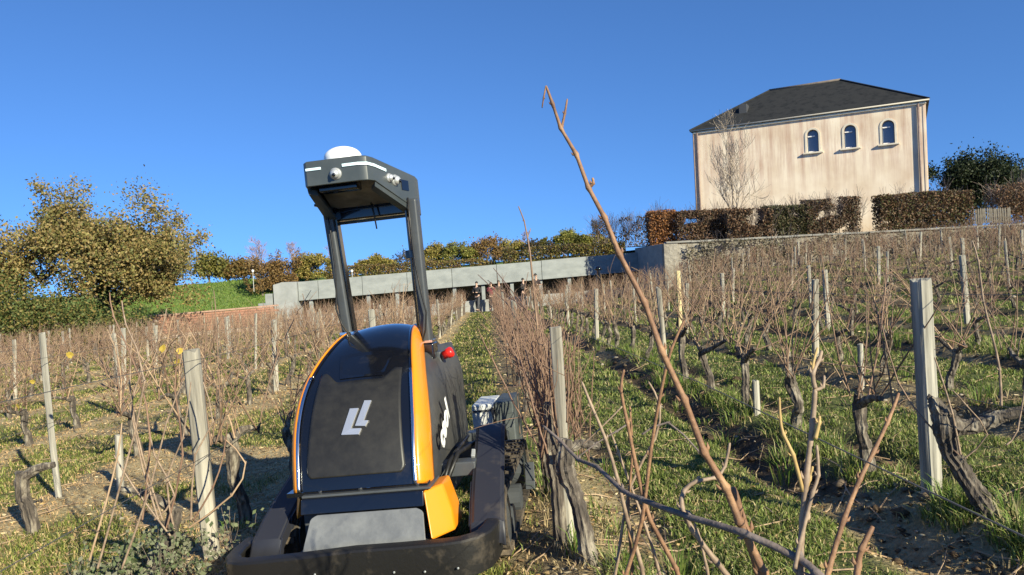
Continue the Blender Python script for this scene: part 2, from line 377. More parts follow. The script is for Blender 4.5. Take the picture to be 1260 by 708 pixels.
# ------------------------------------------------------------------ the house
def house():
    A = Vector((13.44, 52.8, 0)); d = Vector((.8819, -.4715, 0)); n = Vector((.4715, .8819, 0)); L = 14.42; D = 9.4; EZ = 9.0; B0 = TZ-.3
    h = tag(empty('rendered_house', (A.x, A.y, B0)), 'tall cream rendered house with hipped slate roof on the terrace', 'house')
    h.rotation_euler = (0, 0, math.atan2(d.y, d.x)); HZ = EZ-B0
    # stained render
    m = bpy.data.materials.new('cream_render'); m.use_nodes = True; t = m.node_tree; N = t.nodes; l = t.links; b = N['Principled BSDF']; b.inputs['Roughness'].default_value = .9
    tc = N.new('ShaderNodeTexCoord'); mp = N.new('ShaderNodeMapping'); mp.inputs['Scale'].default_value = (2.6, 2.6, .16); l.new(tc.outputs['Object'], mp.inputs[0])
    z1 = N.new('ShaderNodeTexNoise'); z1.inputs['Scale'].default_value = 1.0; z1.inputs['Detail'].default_value = 8; z1.inputs['Roughness'].default_value = .7; l.new(mp.outputs[0], z1.inputs['Vector'])
    z2 = N.new('ShaderNodeTexNoise'); z2.inputs['Scale'].default_value = .6; z2.inputs['Detail'].default_value = 9; l.new(tc.outputs['Object'], z2.inputs['Vector'])
    r1 = N.new('ShaderNodeValToRGB'); r1.color_ramp.elements[0].position = .42; r1.color_ramp.elements[1].position = .68
    r1.color_ramp.elements[0].color = (0,0,0,1); r1.color_ramp.elements[1].color = (1,1,1,1); l.new(z1.outputs['Fac'], r1.inputs[0])
    sx = N.new('ShaderNodeSeparateXYZ'); l.new(tc.outputs['Object'], sx.inputs[0])
    hr = N.new('ShaderNodeMapRange'); hr.inputs[1].default_value = 3.6; hr.inputs[2].default_value = 5.6; hr.inputs[3].default_value = .28; hr.inputs[4].default_value = .95; l.new(sx.outputs['Z'], hr.inputs[0])
    mu = N.new('ShaderNodeMath'); mu.operation = 'MULTIPLY'; l.new(r1.outputs[0], mu.inputs[0]); l.new(hr.outputs[0], mu.inputs[1])
    mx = N.new('ShaderNodeMix'); mx.data_type = 'RGBA'; mx.inputs[6].default_value = (.86,.73,.57,1); mx.inputs[7].default_value = (.52,.33,.25,1); l.new(mu.outputs[0], mx.inputs[0])
    r2 = N.new('ShaderNodeValToRGB'); r2.color_ramp.elements[0].position = .35; r2.color_ramp.elements[1].position = .65; r2.color_ramp.elements[0].color = (.82,.76,.71,1); r2.color_ramp.elements[1].color = (1,1,1,1); l.new(z2.outputs['Fac'], r2.inputs[0])
    m2 = N.new('ShaderNodeMix'); m2.data_type = 'RGBA'; m2.blend_type = 'MULTIPLY'; m2.inputs[0].default_value = 1; l.new(mx.outputs[2], m2.inputs[6]); l.new(r2.outputs[0], m2.inputs[7]); l.new(m2.outputs[2], b.inputs['Base Color'])
    m_wall = m
    m_trim = mat('house_trim', (.60,.52,.41), (.70,.62,.50), .8, 3)
    m_slate = mat('slate', (.014,.015,.016), (.028,.028,.028), .85, 2.2, .5, 14, stretch=(1,1,1), c3=(.026,.026,.027), spec=.2)
    m_glass = mat('window_glass', (.07,.11,.19), None, .06, spec=.9); m_frame = mat('window_frame', (.75,.74,.72), None, .5)  # blue of the glass is reflected sky put into its base colour
    m_pipe = mat('zinc_pipe', (.15,.10,.09), (.22,.16,.14), .6, 4)
    WX = [7.85, 10.1, 12.3]; WW, WB, WT = .72, 6.62-B0, 8.10-B0
    def arch(cx, w, b0, tp, n=10):
        r = w/2; return [(cx-r, b0), (cx+r, b0)]+[(cx+r*math.cos(a), tp-r+r*math.sin(a)) for a in np.linspace(0, math.pi, n)]
    # front wall split into vertical bands so that the window openings are real
    def wallpiece(poly): return MB().prism(poly, lambda x, z: (x, 0, z), lambda x, z: (x, .45, z))
    mb = MB(); cur = 0
    for cx in WX:
        r = WW/2
        mb.prism([(cur,0),(cx-r,0),(cx-r,HZ),(cur,HZ)], lambda x, z: (x,0,z), lambda x, z: (x,.45,z))
        mb.prism([(cx-r,0),(cx+r,0),(cx+r,WB),(cx-r,WB)], lambda x, z: (x,0,z), lambda x, z: (x,.45,z))
        aa = [(cx+r*math.cos(a), WT-r+r*math.sin(a)) for a in np.linspace(0, math.pi, 13)]
        for p, q in zip(aa[:-1], aa[1:]):
            mb.prism([p, (p[0], HZ), (q[0], HZ), q], lambda x, z: (x,0,z), lambda x, z: (x,.45,z))
        cur = cx+r
    mb.prism([(cur,0),(L,0),(L,HZ),(cur,HZ)], lambda x, z: (x,0,z), lambda x, z: (x,.45,z))
    mb.build('front_wall', m_wall, h)
    MB().box((.225, D/2+.22, HZ/2), (.45, D-.46, HZ)).build('side_wall', m_wall, h)
    MB().box((L-.225, D/2+.22, HZ/2), (.45, D-.46, HZ)).build('side_wall', m_wall, h)
    MB().box((L/2, D-.2, HZ/2), (L-.92, .4, HZ)).build('rear_wall', m_wall, h)
    for cx in WX:
        wn = MB().prism(arch(cx, WW-.01, WB+.0, WT-.003, 13), lambda x, z: (x, .24, z), lambda x, z: (x, .28, z)).build('window', m_glass, h)
        # surround ring
        sr = MB(); r = WW/2; pts = [(cx-r, WB)]+[(cx-r*math.cos(a), WT-r+r*math.sin(a)) for a in np.linspace(0, math.pi, 13)]+[(cx+r, WB)]
        out = [(cx-r-.12, WB)]+[(cx-(r+.12)*math.cos(a), WT-r+(r+.12)*math.sin(a)) for a in np.linspace(0, math.pi, 13)]+[(cx+r+.12, WB)]
        for i in range(len(pts)-1): sr.prism([pts[i], out[i], out[i+1], pts[i+1]], lambda x, z: (x,-.035,z), lambda x, z: (x,.01,z))
        sr.build('surround', m_trim, wn)
        MB().box((cx, -.07, WB-.06), (WW+.50, .22, .10)).build('sill', m_trim, wn, bevel=.01)
        fr = MB(); ia = [(cx-r+.06, WB+.06)]+[(cx-(r-.06)*math.cos(a), WT-r+(r-.06)*math.sin(a)) for a in np.linspace(0, math.pi, 13)]+[(cx+r-.06, WB+.06)]
        for i in range(len(pts)-1): fr.prism([ia[i], pts[i], pts[i+1], ia[i+1]], lambda x, z: (x,.19,z), lambda x, z: (x,.25,z))
        fr.build('frame', m_trim if False else mat('dark_frame', (.10,.12,.15), None, .5), wn)
        MB().box((cx-.10, .17, WT-.42), (WW*.62, .06, .07)).build('transom', m_frame, wn)
        MB().box((cx-.12, .17, WB+.05), (WW*.5, .05, .06)).build('lower_rail', m_frame, wn)
    # cornice, gutter, roof
    MB().box((L/2, -.06, HZ-.13), (L+.04, .14, .12)).build('cornice', m_trim, h, bevel=.02)
    MB().tube([(-.2,-.22,HZ+.02),(L+.2,-.22,HZ+.02)], .05, 8).build('gutter', mat('pale_gutter', (.42,.38,.32), None, .6), h, smooth=True)
    o = .20; RZ = HZ+3.05; i1, i2 = 4.6, L-5.1
    rm = MB(); V = [(-o,-o,HZ+.06),(L+o,-o,HZ+.06),(L+o,D+o,HZ+.06),(-o,D+o,HZ+.06),(i1,D/2,RZ),(i2,D/2,RZ)]
    ro = bpy.data.objects.new('roof', None)
    rm.v = V+[(p[0],p[1],HZ-.02) for p in V[:4]]; rm.f = [(0,1,5,4),(1,2,5),(2,3,4,5),(3,0,4),(0,6,7,1),(1,7,8,2),(2,8,9,3),(3,9,6,0),(6,9,8,7)]
    rf = rm.build('roof', m_slate, h)
    MB().tube([(i1-.05,D/2,RZ+.02),(i2+.05,D/2,RZ+.02)], .09, 8).build('ridge_tiles', mat('ridge_clay', (.10,.08,.07), (.15,.12,.10), .8, 4), rf, smooth=True)
    for a, b2 in (((-o,-o),(i1,D/2)),((L+o,-o),(i2,D/2))):
        MB().tube([(a[0],a[1],HZ+.09),(b2[0],b2[1],RZ+.03)], .06, 6).build('hip_tiles', m_slate, rf)
    dm = MB().box((3.2, 1.95, HZ+1.35), (.55, .9, .75)).build('roof_hatch', mat('hatch_zinc', (.05,.05,.055), None, .6), rf, bevel=.02)
    for px in (.28, L-.42): MB().tube([(px,-.10,HZ-.1),(px,-.10,.1)], .065, 8).build('downpipe', m_pipe, h, smooth=True)
    MB().tube([(.0,-.06,HZ-.1),(.0,-.06,.1)], .05, 8).build('downpipe', m_pipe, h, smooth=True)
    for xx in (L-.12,):
        MB().box((xx, -.012, HZ/2-.1), (.10, .03, HZ-.25)).build('corner_strip', m_wall, h)
house()

# ------------------------------------------------------------------ foliage
m_leaf = mat('leaves', (1,1,1), None, .6, attr='tint', transl=.25, spec=.25)
m_bark = mat('tree_bark', (.10,.075,.055), (.19,.155,.12), .95, 6, .7, 20, stretch=(1,1,.35))
m_twig = mat('grey_twigs', (.19,.14,.11), (.29,.225,.19), .9, 3)
def leaf_cards(cent, size, palette, rs, w=None, up=0.0):
    """folded leaf-shaped cards: four corners each"""
    n = len(cent); d = rs.normal(size=(n,3)); d[:,2] += up; d /= np.linalg.norm(d, axis=1)[:,None]
    e = np.cross(d, rs.normal(size=(n,3))); e /= np.linalg.norm(e, axis=1)[:,None]
    sz = size*rs.uniform(.6, 1.4, n)[:,None]
    v = np.stack([cent-d*sz*.5, cent+e*sz*.34, cent+d*sz*.5, cent-e*sz*.34], 1).reshape(-1,3)
    f = np.arange(4*n).reshape(n,4)
    pal = np.array(palette); i = rs.choice(len(pal), n, p=w); c = pal[i]*rs.uniform(.82,1.18,(n,1))
    return v, f, np.repeat(c, 4, 0)
def foliage(name, cent, size, palette, parent, seed=0, w=None, up=0.0):
    rs = np.random.RandomState(seed); v, f, c = leaf_cards(np.asarray(cent), size, palette, rs, w, up)
    return link(name, np_mesh(name, v, f, m_leaf, c), parent)
def grow(mb, p, d, L, r, lev, rs, tips, spread=.6, curve=.25, nseg=5, kids=(3,5), sides=5, minr=.004, up=.08, ratio=(.55,.75), allp=None):
    pts = [Vector(p)]; dd = Vector(d).normalized(); rad = [r]
    for i in range(nseg):
        dd = (dd+Vector((rs.uniform(-1,1),rs.uniform(-1,1),rs.uniform(-1,1)))*curve*.5+Vector((0,0,up))).normalized()
        pts.append(pts[-1]+dd*(L/nseg)); rad.append(max(minr, r*(1-.6*(i+1)/nseg)))
    mb.tube(pts, rad, sides if lev > 1 else 3, cap=False)
    if allp is not None and lev <= 2: allp += pts[1:]
    if lev == 0: tips += pts[2:]; return
    k = rs.randint(*kids)
    for j in range(k):
        i = min(nseg, 2+int(rs.random()*(nseg-1))) if j else nseg
        ax = Vector((rs.uniform(-1,1),rs.uniform(-1,1),rs.uniform(-.4,1))).normalized()
        nd = (dd*(1-spread)+ax*spread*1.2).normalized()
        grow(mb, pts[i], nd, L*rs.uniform(*ratio), rad[i]*.75, lev-1, rs, tips, spread, curve, nseg, kids, sides, minr, up, ratio, allp)

def broad_tree(name, label, base, height, rx, ry, palette, wts, seed, nleaf, lsize, lev=3, trunk=.16, lean=(0,0), ivy=False, cz=.55, rzf=.46, group=None, density_gap=.5, branch_from=.25):
    rs = random.Random(seed); nr = np.random.RandomState(seed)
    t = tag(empty(name, base), label, 'tree', group)
    mb = MB(); h0 = height*branch_from
    top = Vector((lean[0]*height*.5, lean[1]*height*.5, h0))
    mb.tube([(0,0,-.4),(top.x*.3,top.y*.3,h0*.4),top], [trunk*1.4, trunk, trunk*.85], 8)
    tips = []
    for j in range(7):
        a = 2*math.pi*j/7+rs.uniform(-.3,.3); el = rs.uniform(.35,1.3)
        dirv = (math.cos(a)*math.cos(el)*rx/3.5, math.sin(a)*math.cos(el)*ry/3.5, math.sin(el)*height/7)
        grow(mb, top-Vector((0,0,rs.uniform(0,h0*.3))), dirv, height*rs.uniform(.26,.38), trunk*.55, lev-1, rs, tips, .55, .35, 5, (3,5), 5, .012, .05)
    mb.build('trunk', m_bark, t, fix=False)
    # leaf clumps round the twigs and through an uneven crown
    tp = np.array([tuple(p) for p in tips]); n1 = int(nleaf*.68)
    c1 = tp[nr.randint(len(tp), size=n1)]+nr.normal(size=(n1,3))*.24
    ncl = 70; th = nr.uniform(0, 2*math.pi, ncl); u = nr.uniform(-.9, 1, ncl); rr = nr.uniform(.45, .9, ncl)
    cc = np.stack([rx*rr*np.cos(th)*np.sqrt(1-u*u*.9), ry*rr*np.sin(th)*np.sqrt(1-u*u*.9), height*cz+u*height*rzf*rr], 1)
    cs = nr.uniform(.35, 1.0, ncl)*min(rx, 3)/3.0
    i = nr.randint(ncl, size=nleaf-n1); c2 = cc[i]+nr.normal(size=(nleaf-n1,3))*cs[i][:,None]*.62
    c2 = c2[c2[:,2] > -.3]
    foliage('crown', np.concatenate([c1, c2]), lsize, palette, t, seed, wts)
    if ivy:
        n = 3500; hh = nr.uniform(0, height*.55, n); aa = nr.uniform(0, 2*math.pi, n); r2 = trunk*1.3+nr.exponential(.22, n)*(1-.3*hh/height)
        foliage('ivy', np.stack([r2*np.cos(aa)+hh/h0*top.x*.6, r2*np.sin(aa), hh], 1), .13, [(.02,.05,.012),(.035,.075,.02)], t, seed+1)
    return t
OAK = [(.285,.20,.075),(.21,.185,.06),(.31,.24,.10),(.14,.145,.05),(.19,.14,.065)]
b = at(132, 420, 42); broad_tree('oak_tree', 'big spreading oak with thinning golden leaves and ivied trunk at left', (b.x, b.y, plane(b.x,b.y)), 8.8, 7.0, 4.5, OAK, [.30,.25,.17,.18,.1], 11, 66000, .15, 4, .26, (.05,0), True, .56, .44)
b = at(-15, 420, 39); broad_tree('oak_tree', 'golden brown tree cut off by the left edge of the picture', (b.x, b.y, plane(b.x,b.y)), 7.9, 3.4, 3.5, OAK, [.35,.25,.25,.05,.1], 12, 20000, .145, 3, .2, (0,0), False, .55, .45)
b = at(214, 395, 63); broad_tree('oak_tree', 'smaller leafy tree at the right edge of the big oak', (b.x, b.y, plane(b.x,b.y)+3.2), 5.2, 3.0, 2.6, OAK, [.2,.35,.15,.2,.1], 13, 9000, .16, 3, .14)
GRN = [(.08,.11,.032),(.13,.145,.042),(.21,.175,.06),(.05,.07,.02)]
for i, (px, py, y, h, rx, sd_, lab) in enumerate([(30,420,37,4.2,3.0,21,'dark green bush below the golden tree at the far left'),(120,420,36.5,2.8,2.6,22,'low olive bush in front of the oak trunk'),(-70,420,36,3.4,3,23,'bush only just entering the picture at the left edge')]):
    b = at(px, py, y); broad_tree('bush', lab, (b.x, b.y, plane(b.x,b.y)-.1), h, rx, 1.8, GRN+[(.22,.16,.05)], [.3,.25,.15,.15,.15], sd_, 15000, .125, 3, .06, cz=.5, rzf=.5, branch_from=.08)
# small trees on the bank left of the pavilion
for i, (px, y, h, rx, col, lab) in enumerate([(258,61,2.9,1.6,0,'round yellow-green tree on the bank right of the oak'),(281,63,2.3,1.2,1,'small brown tree second from the oak along the bank'),(301,64,2.2,1.1,1,'small dark brown tree nearest the bare pink tree on the bank')]):
    b = at(px, 350, y); z = float(bank_z(np.array([b.x]), np.array([b.y]))[0])
    broad_tree('bank_tree', lab, (b.x, b.y, z), h, rx, rx, [[(.16,.15,.035),(.22,.19,.05),(.10,.11,.03)],[(.20,.12,.04),(.13,.085,.03),(.15,.12,.04)]][col], None, 30+i, 2600, .20, 3, .09)
# trained trees in a line above the pavilion
PAL = {'rust':[(.23,.13,.05),(.17,.11,.045),(.26,.17,.065)], 'olive':[(.26,.22,.055),(.18,.165,.04),(.32,.24,.07)], 'green':[(.20,.205,.045),(.14,.155,.035),(.27,.23,.065)], 'dark':[(.06,.055,.025),(.12,.07,.03),(.04,.045,.02)]}
line = [ # px, top y, width px, palette, leaves, label
 (322,322,34,'rust',1500,'rust brown clipped tree at the left end of the pavilion trees'),
 (352,318,44,'rust',2600,'broad rust brown tree above the left end of the pavilion'),
 (388,318,42,'olive',2400,'olive brown clipped tree just left of the robot mast'),
 (461,318,44,'olive',2400,'olive dome tree framed between the two mast legs'),
 (500,312,30,'dark',240,'almost bare thin tree beside the right mast leg'),
 (536,306,38,'olive',1900,'loose olive tree first right of the mast'),
 (566,303,36,'green',1800,'loose green tree second right of the mast'),
 (601,296,38,'rust',1500,'browner open tree above the first people'),
 (630,298,38,'olive',1500,'thin olive tree above the group of people'),
 (664,296,36,'dark',700,'dark sparse tree left of the green dome tree'),
 (700,288,56,'green',3400,'dense green dome-shaped clipped tree'),
 (738,293,36,'olive',2000,'olive tree touching the green dome tree on its right')]
for i, (px, ty, wp, pal, nl, lab) in enumerate(line):
    y = 54+.4*(i % 3); b = at(px, 340, y); z = float(bank_z(np.array([b.x]), np.array([y]))[0]); tp = at(px, ty, y); h = tp.z-z
    rs = random.Random(60+i); nr = np.random.RandomState(60+i); t = tag(empty('trained_tree', (b.x, y, z)), lab, 'tree', 'clipped trees in a line above the pavilion')
    wid = wp*y/910*1.35; nl = int(nl*2.6); mb = MB(); tips = []
    mb.tube([(0,0,-.2),(rs.uniform(-.05,.05),0,h*.3)], [.075,.06], 7)
    for j in range(7): grow(mb, (0,0,h*rs.uniform(.2,.32)), (rs.uniform(-1,1),rs.uniform(-.5,.5),rs.uniform(.3,1.1)), h*rs.uniform(.4,.55), .03, 2, rs, tips, .5, .3, 4, (3,5), 4, .009, .1)
    mb.build('trunk', m_bark, t, fix=False)
    u = nr.uniform(-1,1,nl); a = nr.uniform(0,2*math.pi,nl); q = nr.uniform(.25,1,nl)**.5
    cz = h*.52; c = np.stack([wid*.52*q*np.cos(a)*np.sqrt(1-u*u*.75), .8*q*np.sin(a), cz+u*h*.46*q], 1)
    lump = fbm(c[:,0]*1.6+i*5, c[:,2]*1.6+c[:,1], 2); c = c[lump > (.40 if nl > 1400 else .3)]
    tpn = np.array([tuple(p) for p in tips]); e = tpn[nr.randint(len(tpn), size=nl//3)]+nr.normal(size=(nl//3,3))*.12
    foliage('crown', np.concatenate([c, e]), .13, PAL[pal], t, 60+i)
def bare_tree(name, label, base, h, seed, rx=1.0, mats=None, trunk=.08, lev=3, kids=(4,7), up=.12, n0=16, cat='tree', group=None, leaves=0, spread=.55, droop=None):
    rs = random.Random(seed); t = tag(empty(name, base), label, cat, group); mb = MB(); tips = []
    pts = [Vector((rs.uniform(-.05,.05)*i, rs.uniform(-.05,.05)*i, h*i/8)) for i in range(9)]; rad = [trunk*(1-.1*i) for i in range(9)]
    tm = MB().tube([(0,0,-.3)]+pts[1:], [trunk*1.2]+rad[1:], 7); tm.build('trunk', mats or m_twig, t, fix=False)
    for j in range(n0):
        i = 2+int(rs.random()*6.9); i = min(i, 8); a = rs.uniform(0, 2*math.pi)
        grow(mb, pts[i], (math.cos(a)*rx, math.sin(a)*rx, rs.uniform(.5,1.4)), h*rs.uniform(.22,.34)*(1.15-i/14), rad[i]*.5, lev-1, rs, tips, spread, .3, 5, kids, 4, .008, up)
    mb.build('branches', mats or m_twig, t, fix=False)
    if leaves:
        nr = np.random.RandomState(seed); tp = np.array([tuple(p) for p in tips]); foliage('crown', tp[nr.randint(len(tp), size=leaves)]+nr.normal(size=(leaves,3))*.06, .13, PAL['rust'], t, seed)
    return t
m_pink = mat('pinkish_twigs', (.30,.19,.17), (.42,.29,.26), .9, 2)
m_palet = mat('pale_twigs', (.30,.24,.18), (.42,.34,.26), .9, 2)
b = at(905, 300, 43); bare_tree('bare_tree', 'slim bare tree standing in front of the house wall', (b.x, 43, TZ), 6.1, 81, .8, m_palet, .085, 3, (4,7), .16, 20)
for i, (px, ty, y, lab) in enumerate([(318,300,57,'pinkish bare bushy tree above the left rust tree'),(362,303,58,'second pinkish bare tree, above the broad rust tree'),(410,305,58,'bare tree hidden partly by the left mast leg'),(592,303,60,'small bare tree rising over the first people'),(648,290,58,'bare twiggy tree left of the dome tree')]):
    b = at(px, 345, y); z = float(bank_z(np.array([b.x]), np.array([y]))[0]); h = at(px, ty, y).z-z
    bare_tree('bare_tree', lab, (b.x, y, z), h*.92, 90+i, 1.1, m_pink, .05, 3, (4,6), .1, 14)
# hedges
def hedge(label, x0, x1, y0, y1, z0, h, palette, seed, n, size=.11, top=.12, gaps=.42, cyl=0, gate=None, stemsn=26, fn=None):
    nr = np.random.RandomState(seed); rs = random.Random(seed); t = tag(empty('hedge', ((x0+x1)/2, (y0+y1)/2, z0)), label, 'hedge')
    cx, cy = (x0+x1)/2, (y0+y1)/2
    c = np.stack([nr.uniform(x0,x1,n), nr.uniform(y0,y1,n), nr.uniform(0,1,n)**.8*h], 1)
    hh = h*(1-.10*fbm(c[:,0]*.8+seed, c[:,1], 2)); c[:,2] *= hh/h
    k = fbm(c[:,0]*1.4+seed*3, c[:,2]*1.4, 3) > gaps
    if gate: k &= ~((c[:,0] > gate[0]) & (c[:,0] < gate[1]) & (c[:,2] < gate[2]))
    c = c[k]; c[:,0] -= cx; c[:,1] -= cy
    foliage('foliage', c, size, palette, t, seed)
    mb = MB(); tips = []
    for j in range(stemsn):
        x = rs.uniform(x0, x1)-cx
        if gate and gate[0] < x+cx < gate[1]: continue
        grow(mb, (x, rs.uniform(-.25,.25), 0), (rs.uniform(-.3,.3), rs.uniform(-.2,.2), 1), h*rs.uniform(.42,.62), .02, 2, rs, tips, .45, .3, 4, (3,6), 4, .006, .12)
    mb.build('stems', m_twig, t, fix=False)
    return t
RUS = [(.17,.095,.06),(.13,.08,.05),(.22,.125,.07),(.09,.065,.045)]
BRN = [(.15,.09,.06),(.11,.075,.05),(.20,.12,.07),(.08,.07,.04)]
HG = [(.10,.10,.04),(.13,.09,.05),(.16,.10,.055),(.075,.08,.03)]
hedge('tall rust hedge block on the wall corner left of the house', 7.95, 9.5, 41.7, 43.4, TZ-.1, 2.25, [(.34,.15,.05),(.24,.11,.05),(.17,.09,.045)], 101, 9000, gaps=.22)
hedge('brown hedge between the rust block and the bare tree', 9.4, 12.4, 41.2, 42.6, TZ-.1, 2.1, BRN+RUS, 102, 14000, gaps=.28)
hedge('low brown hedge at the foot of the slim bare tree', 11.9, 14.4, 40.2, 41.6, TZ-.1, 2.0, RUS+BRN, 103, 11000, gaps=.28)
hedge('dark green clipped hedge below the left window', 14.1, 16.6, 40.4, 41.6, TZ-.1, 2.1, [(.055,.06,.025),(.08,.075,.035),(.11,.08,.045)], 104, 9000, gaps=.26)
hedge('thinning brown hedge left of the house door', 16.3, 19.3, 40.4, 41.6, TZ-.1, 2.35, BRN, 105, 13000, gaps=.30)
hedge('long rust and green hedge right of the house door', 20.35, 25.5, 40.4, 41.6, TZ-.1, 2.4, HG+RUS, 106, 24000, gaps=.28)
hedge('brown hedge at the right edge beside the evergreen', 27.6, 33, 41.5, 43.2, TZ-.1, 2.75, BRN+RUS, 107, 14000, gaps=.3)
# sparse dark screen of branches left of the rust block
hedge('sparse leafless screen of trained branches behind the concrete corner', 5.6, 9.3, 50, 50.8, 1.0, 2.15, PAL['dark']+[(.16,.08,.035)], 108, 3000, gaps=.42, stemsn=40)
hedge('low dark hedge running along the pavilion roof edge', -.5, 7.6, 48.6, 49.4, float(bank_z(np.array([3.5]), np.array([49.]))[0])-.1, 1.25, PAL['dark']+HG+PAL['olive'], 109, 12000, gaps=.30, stemsn=10)
hedge('low brown hedge along the roof behind the mast', -12.5, -1, 49.6, 50.4, float(bank_z(np.array([-7.]), np.array([50.]))[0])-.25, 1.15, PAL['rust']+HG+PAL['olive'], 110, 13000, gaps=.30, stemsn=10)
# growth over the face and foot of the retaining wall
hedge('dry creeper hanging over the stone retaining wall', 9.0, 33, 37.45, 37.95, -1.9, 2.85, [(.22,.18,.13),(.17,.14,.095),(.28,.24,.18),(.15,.14,.08)], 111, 22000, size=.11, gaps=.36, stemsn=40)
b = at(1205, 255, 60); broad_tree('evergreen_tree', 'round dark evergreen tree right of the house', (b.x, 60, TZ), 7.1, 3.0, 2.8, [(.022,.034,.016),(.04,.055,.024),(.07,.08,.04),(.014,.022,.012)], [.35,.3,.12,.23], 121, 30000, .19, 3, .2, cz=.55, rzf=.42)
b = at(1262, 255, 62); broad_tree('evergreen_tree', 'second dark evergreen half out of the picture at right', (b.x, 62, TZ), 6.3, 2.2, 2.4, [(.03,.04,.018),(.05,.06,.028),(.02,.03,.014)], None, 122, 13000, .19, 3, .16)
# picket fence
pf = tag(empty('picket_fence', (25.6, 41.0, TZ)), 'short pale picket fence under the evergreen', 'fence'); m_pick = mat('picket_wood', (.09,.075,.06), (.17,.15,.125), .9, 5)
pk = MB().prism([(-.045,0),(.045,0),(.045,.78),(0,.86),(-.045,.78)], lambda x, z: (x,-.012,z), lambda x, z: (x,.012,z)).mesh('picket', m_pick)
for i in range(18):
    o = link('picket', pk, pf); o.location = (i*.125, -.03, .3+random.uniform(-.03,.03)); o.rotation_euler = (0, random.uniform(-.04,.04), 0)
for z in (.5, .95): MB().box((1.06, .02, z), (2.3, .03, .06)).build('rail', m_pick, pf)
# garden lamps on the roof edge
m_globe = mat('lamp_globe', (.85,.83,.8), None, .3); m_lp = mat('lamp_pole', (.5,.48,.46), None, .5)
for i, (px, py, y, lab) in enumerate([(311,334,47.2,'small white globe lamp at the left end of the pavilion'),(433,334,47.2,'small white globe lamp seen beside the left mast leg'),(791,301,45.0,'small white globe lamp at the dark corner of the terrace')]):
    b = at(px, py, y); L = tag(empty('garden_lamp', (b.x, y, b.z-.9)), lab, 'lamp', 'garden lamps')
    MB().tube([(0,0,-.4),(0,0,.86)], .02, 6).build('pole', m_lp, L); MB().lathe([(.0,-.09),(.06,-.07),(.09,0),(.06,.07),(0,.09)], (0,0,.92), 10).build('globe', m_globe, L, smooth=True)

# ------------------------------------------------------------------ the robot
m_gloss = mat('gloss_black', (.005,.006,.010), (.045,.040,.034), .14, 9, lo=.55, hi=1.0, detail=10, coat=.6, spec=.5)
m_matte = mat('matte_black_panel', (.015,.014,.013), (.026,.024,.021), .45, 18, .15, 240, bdist=.001)
m_orange = mat('orange_paint', (.76,.245,.009), (.52,.24,.06), .34, 7, coat=.25, lo=.52, hi=.95, detail=10)
m_chrome = mat('brushed_chrome', (.72,.72,.75), None, .18, metal=1.0)
m_silver = mat('silver_emblem', (.80,.80,.82), None, .30, metal=.75)
m_grey = mat('grey_coated_steel', (.125,.13,.14), (.185,.19,.195), .45, 10, .15)
m_dgrey = mat('dark_grey_paint', (.055,.06,.066), (.075,.08,.086), .45, 5, .05)
m_legm = mat('mast_grey', (.045,.049,.054), (.068,.072,.076), .42, 5)
m_side = mat('side_graphite', (.035,.037,.040), (.065,.062,.058), .45, 4)
m_rub = mat('black_rubber', (.012,.011,.0105), (.11,.088,.064), .46, 9, .35, 60, bdist=.003, lo=.54, hi=.85, detail=10)
m_mud = mat('muddy_track', (.16,.12,.08), (.03,.027,.024), .95, 11, .9, 40)
m_navy = mat('fender_plastic', (.022,.023,.032), (.12,.10,.078), .5, 9, bump=.1, bscale=150, bdist=.001, lo=.55, hi=1.25, detail=10)
m_white = mat('white_plastic', (.85,.85,.84), None, .35)
m_red = mat('red_plastic', (.65,.02,.015), None, .3)
m_galv = mat('galvanised_steel', (.28,.29,.29), (.42,.43,.43), .5, 6, metal=.3)
m_impl = mat('tool_green_grey', (.05,.06,.06), (.085,.095,.095), .6, 6, .2)
m_lens = mat('black_lens', (.005,.005,.006), None, .05, coat=.5)
m_led = bpy.data.materials.new('led_strip'); m_led.use_nodes = True
_b = m_led.node_tree.nodes['Principled BSDF']; _b.inputs['Base Color'].default_value = (.60,.76,.80,1); _b.inputs['Emission Color'].default_value = (.75,.95,1,1); _b.inputs['Emission Strength'].default_value = .12
_b.inputs['Roughness'].default_value = .3

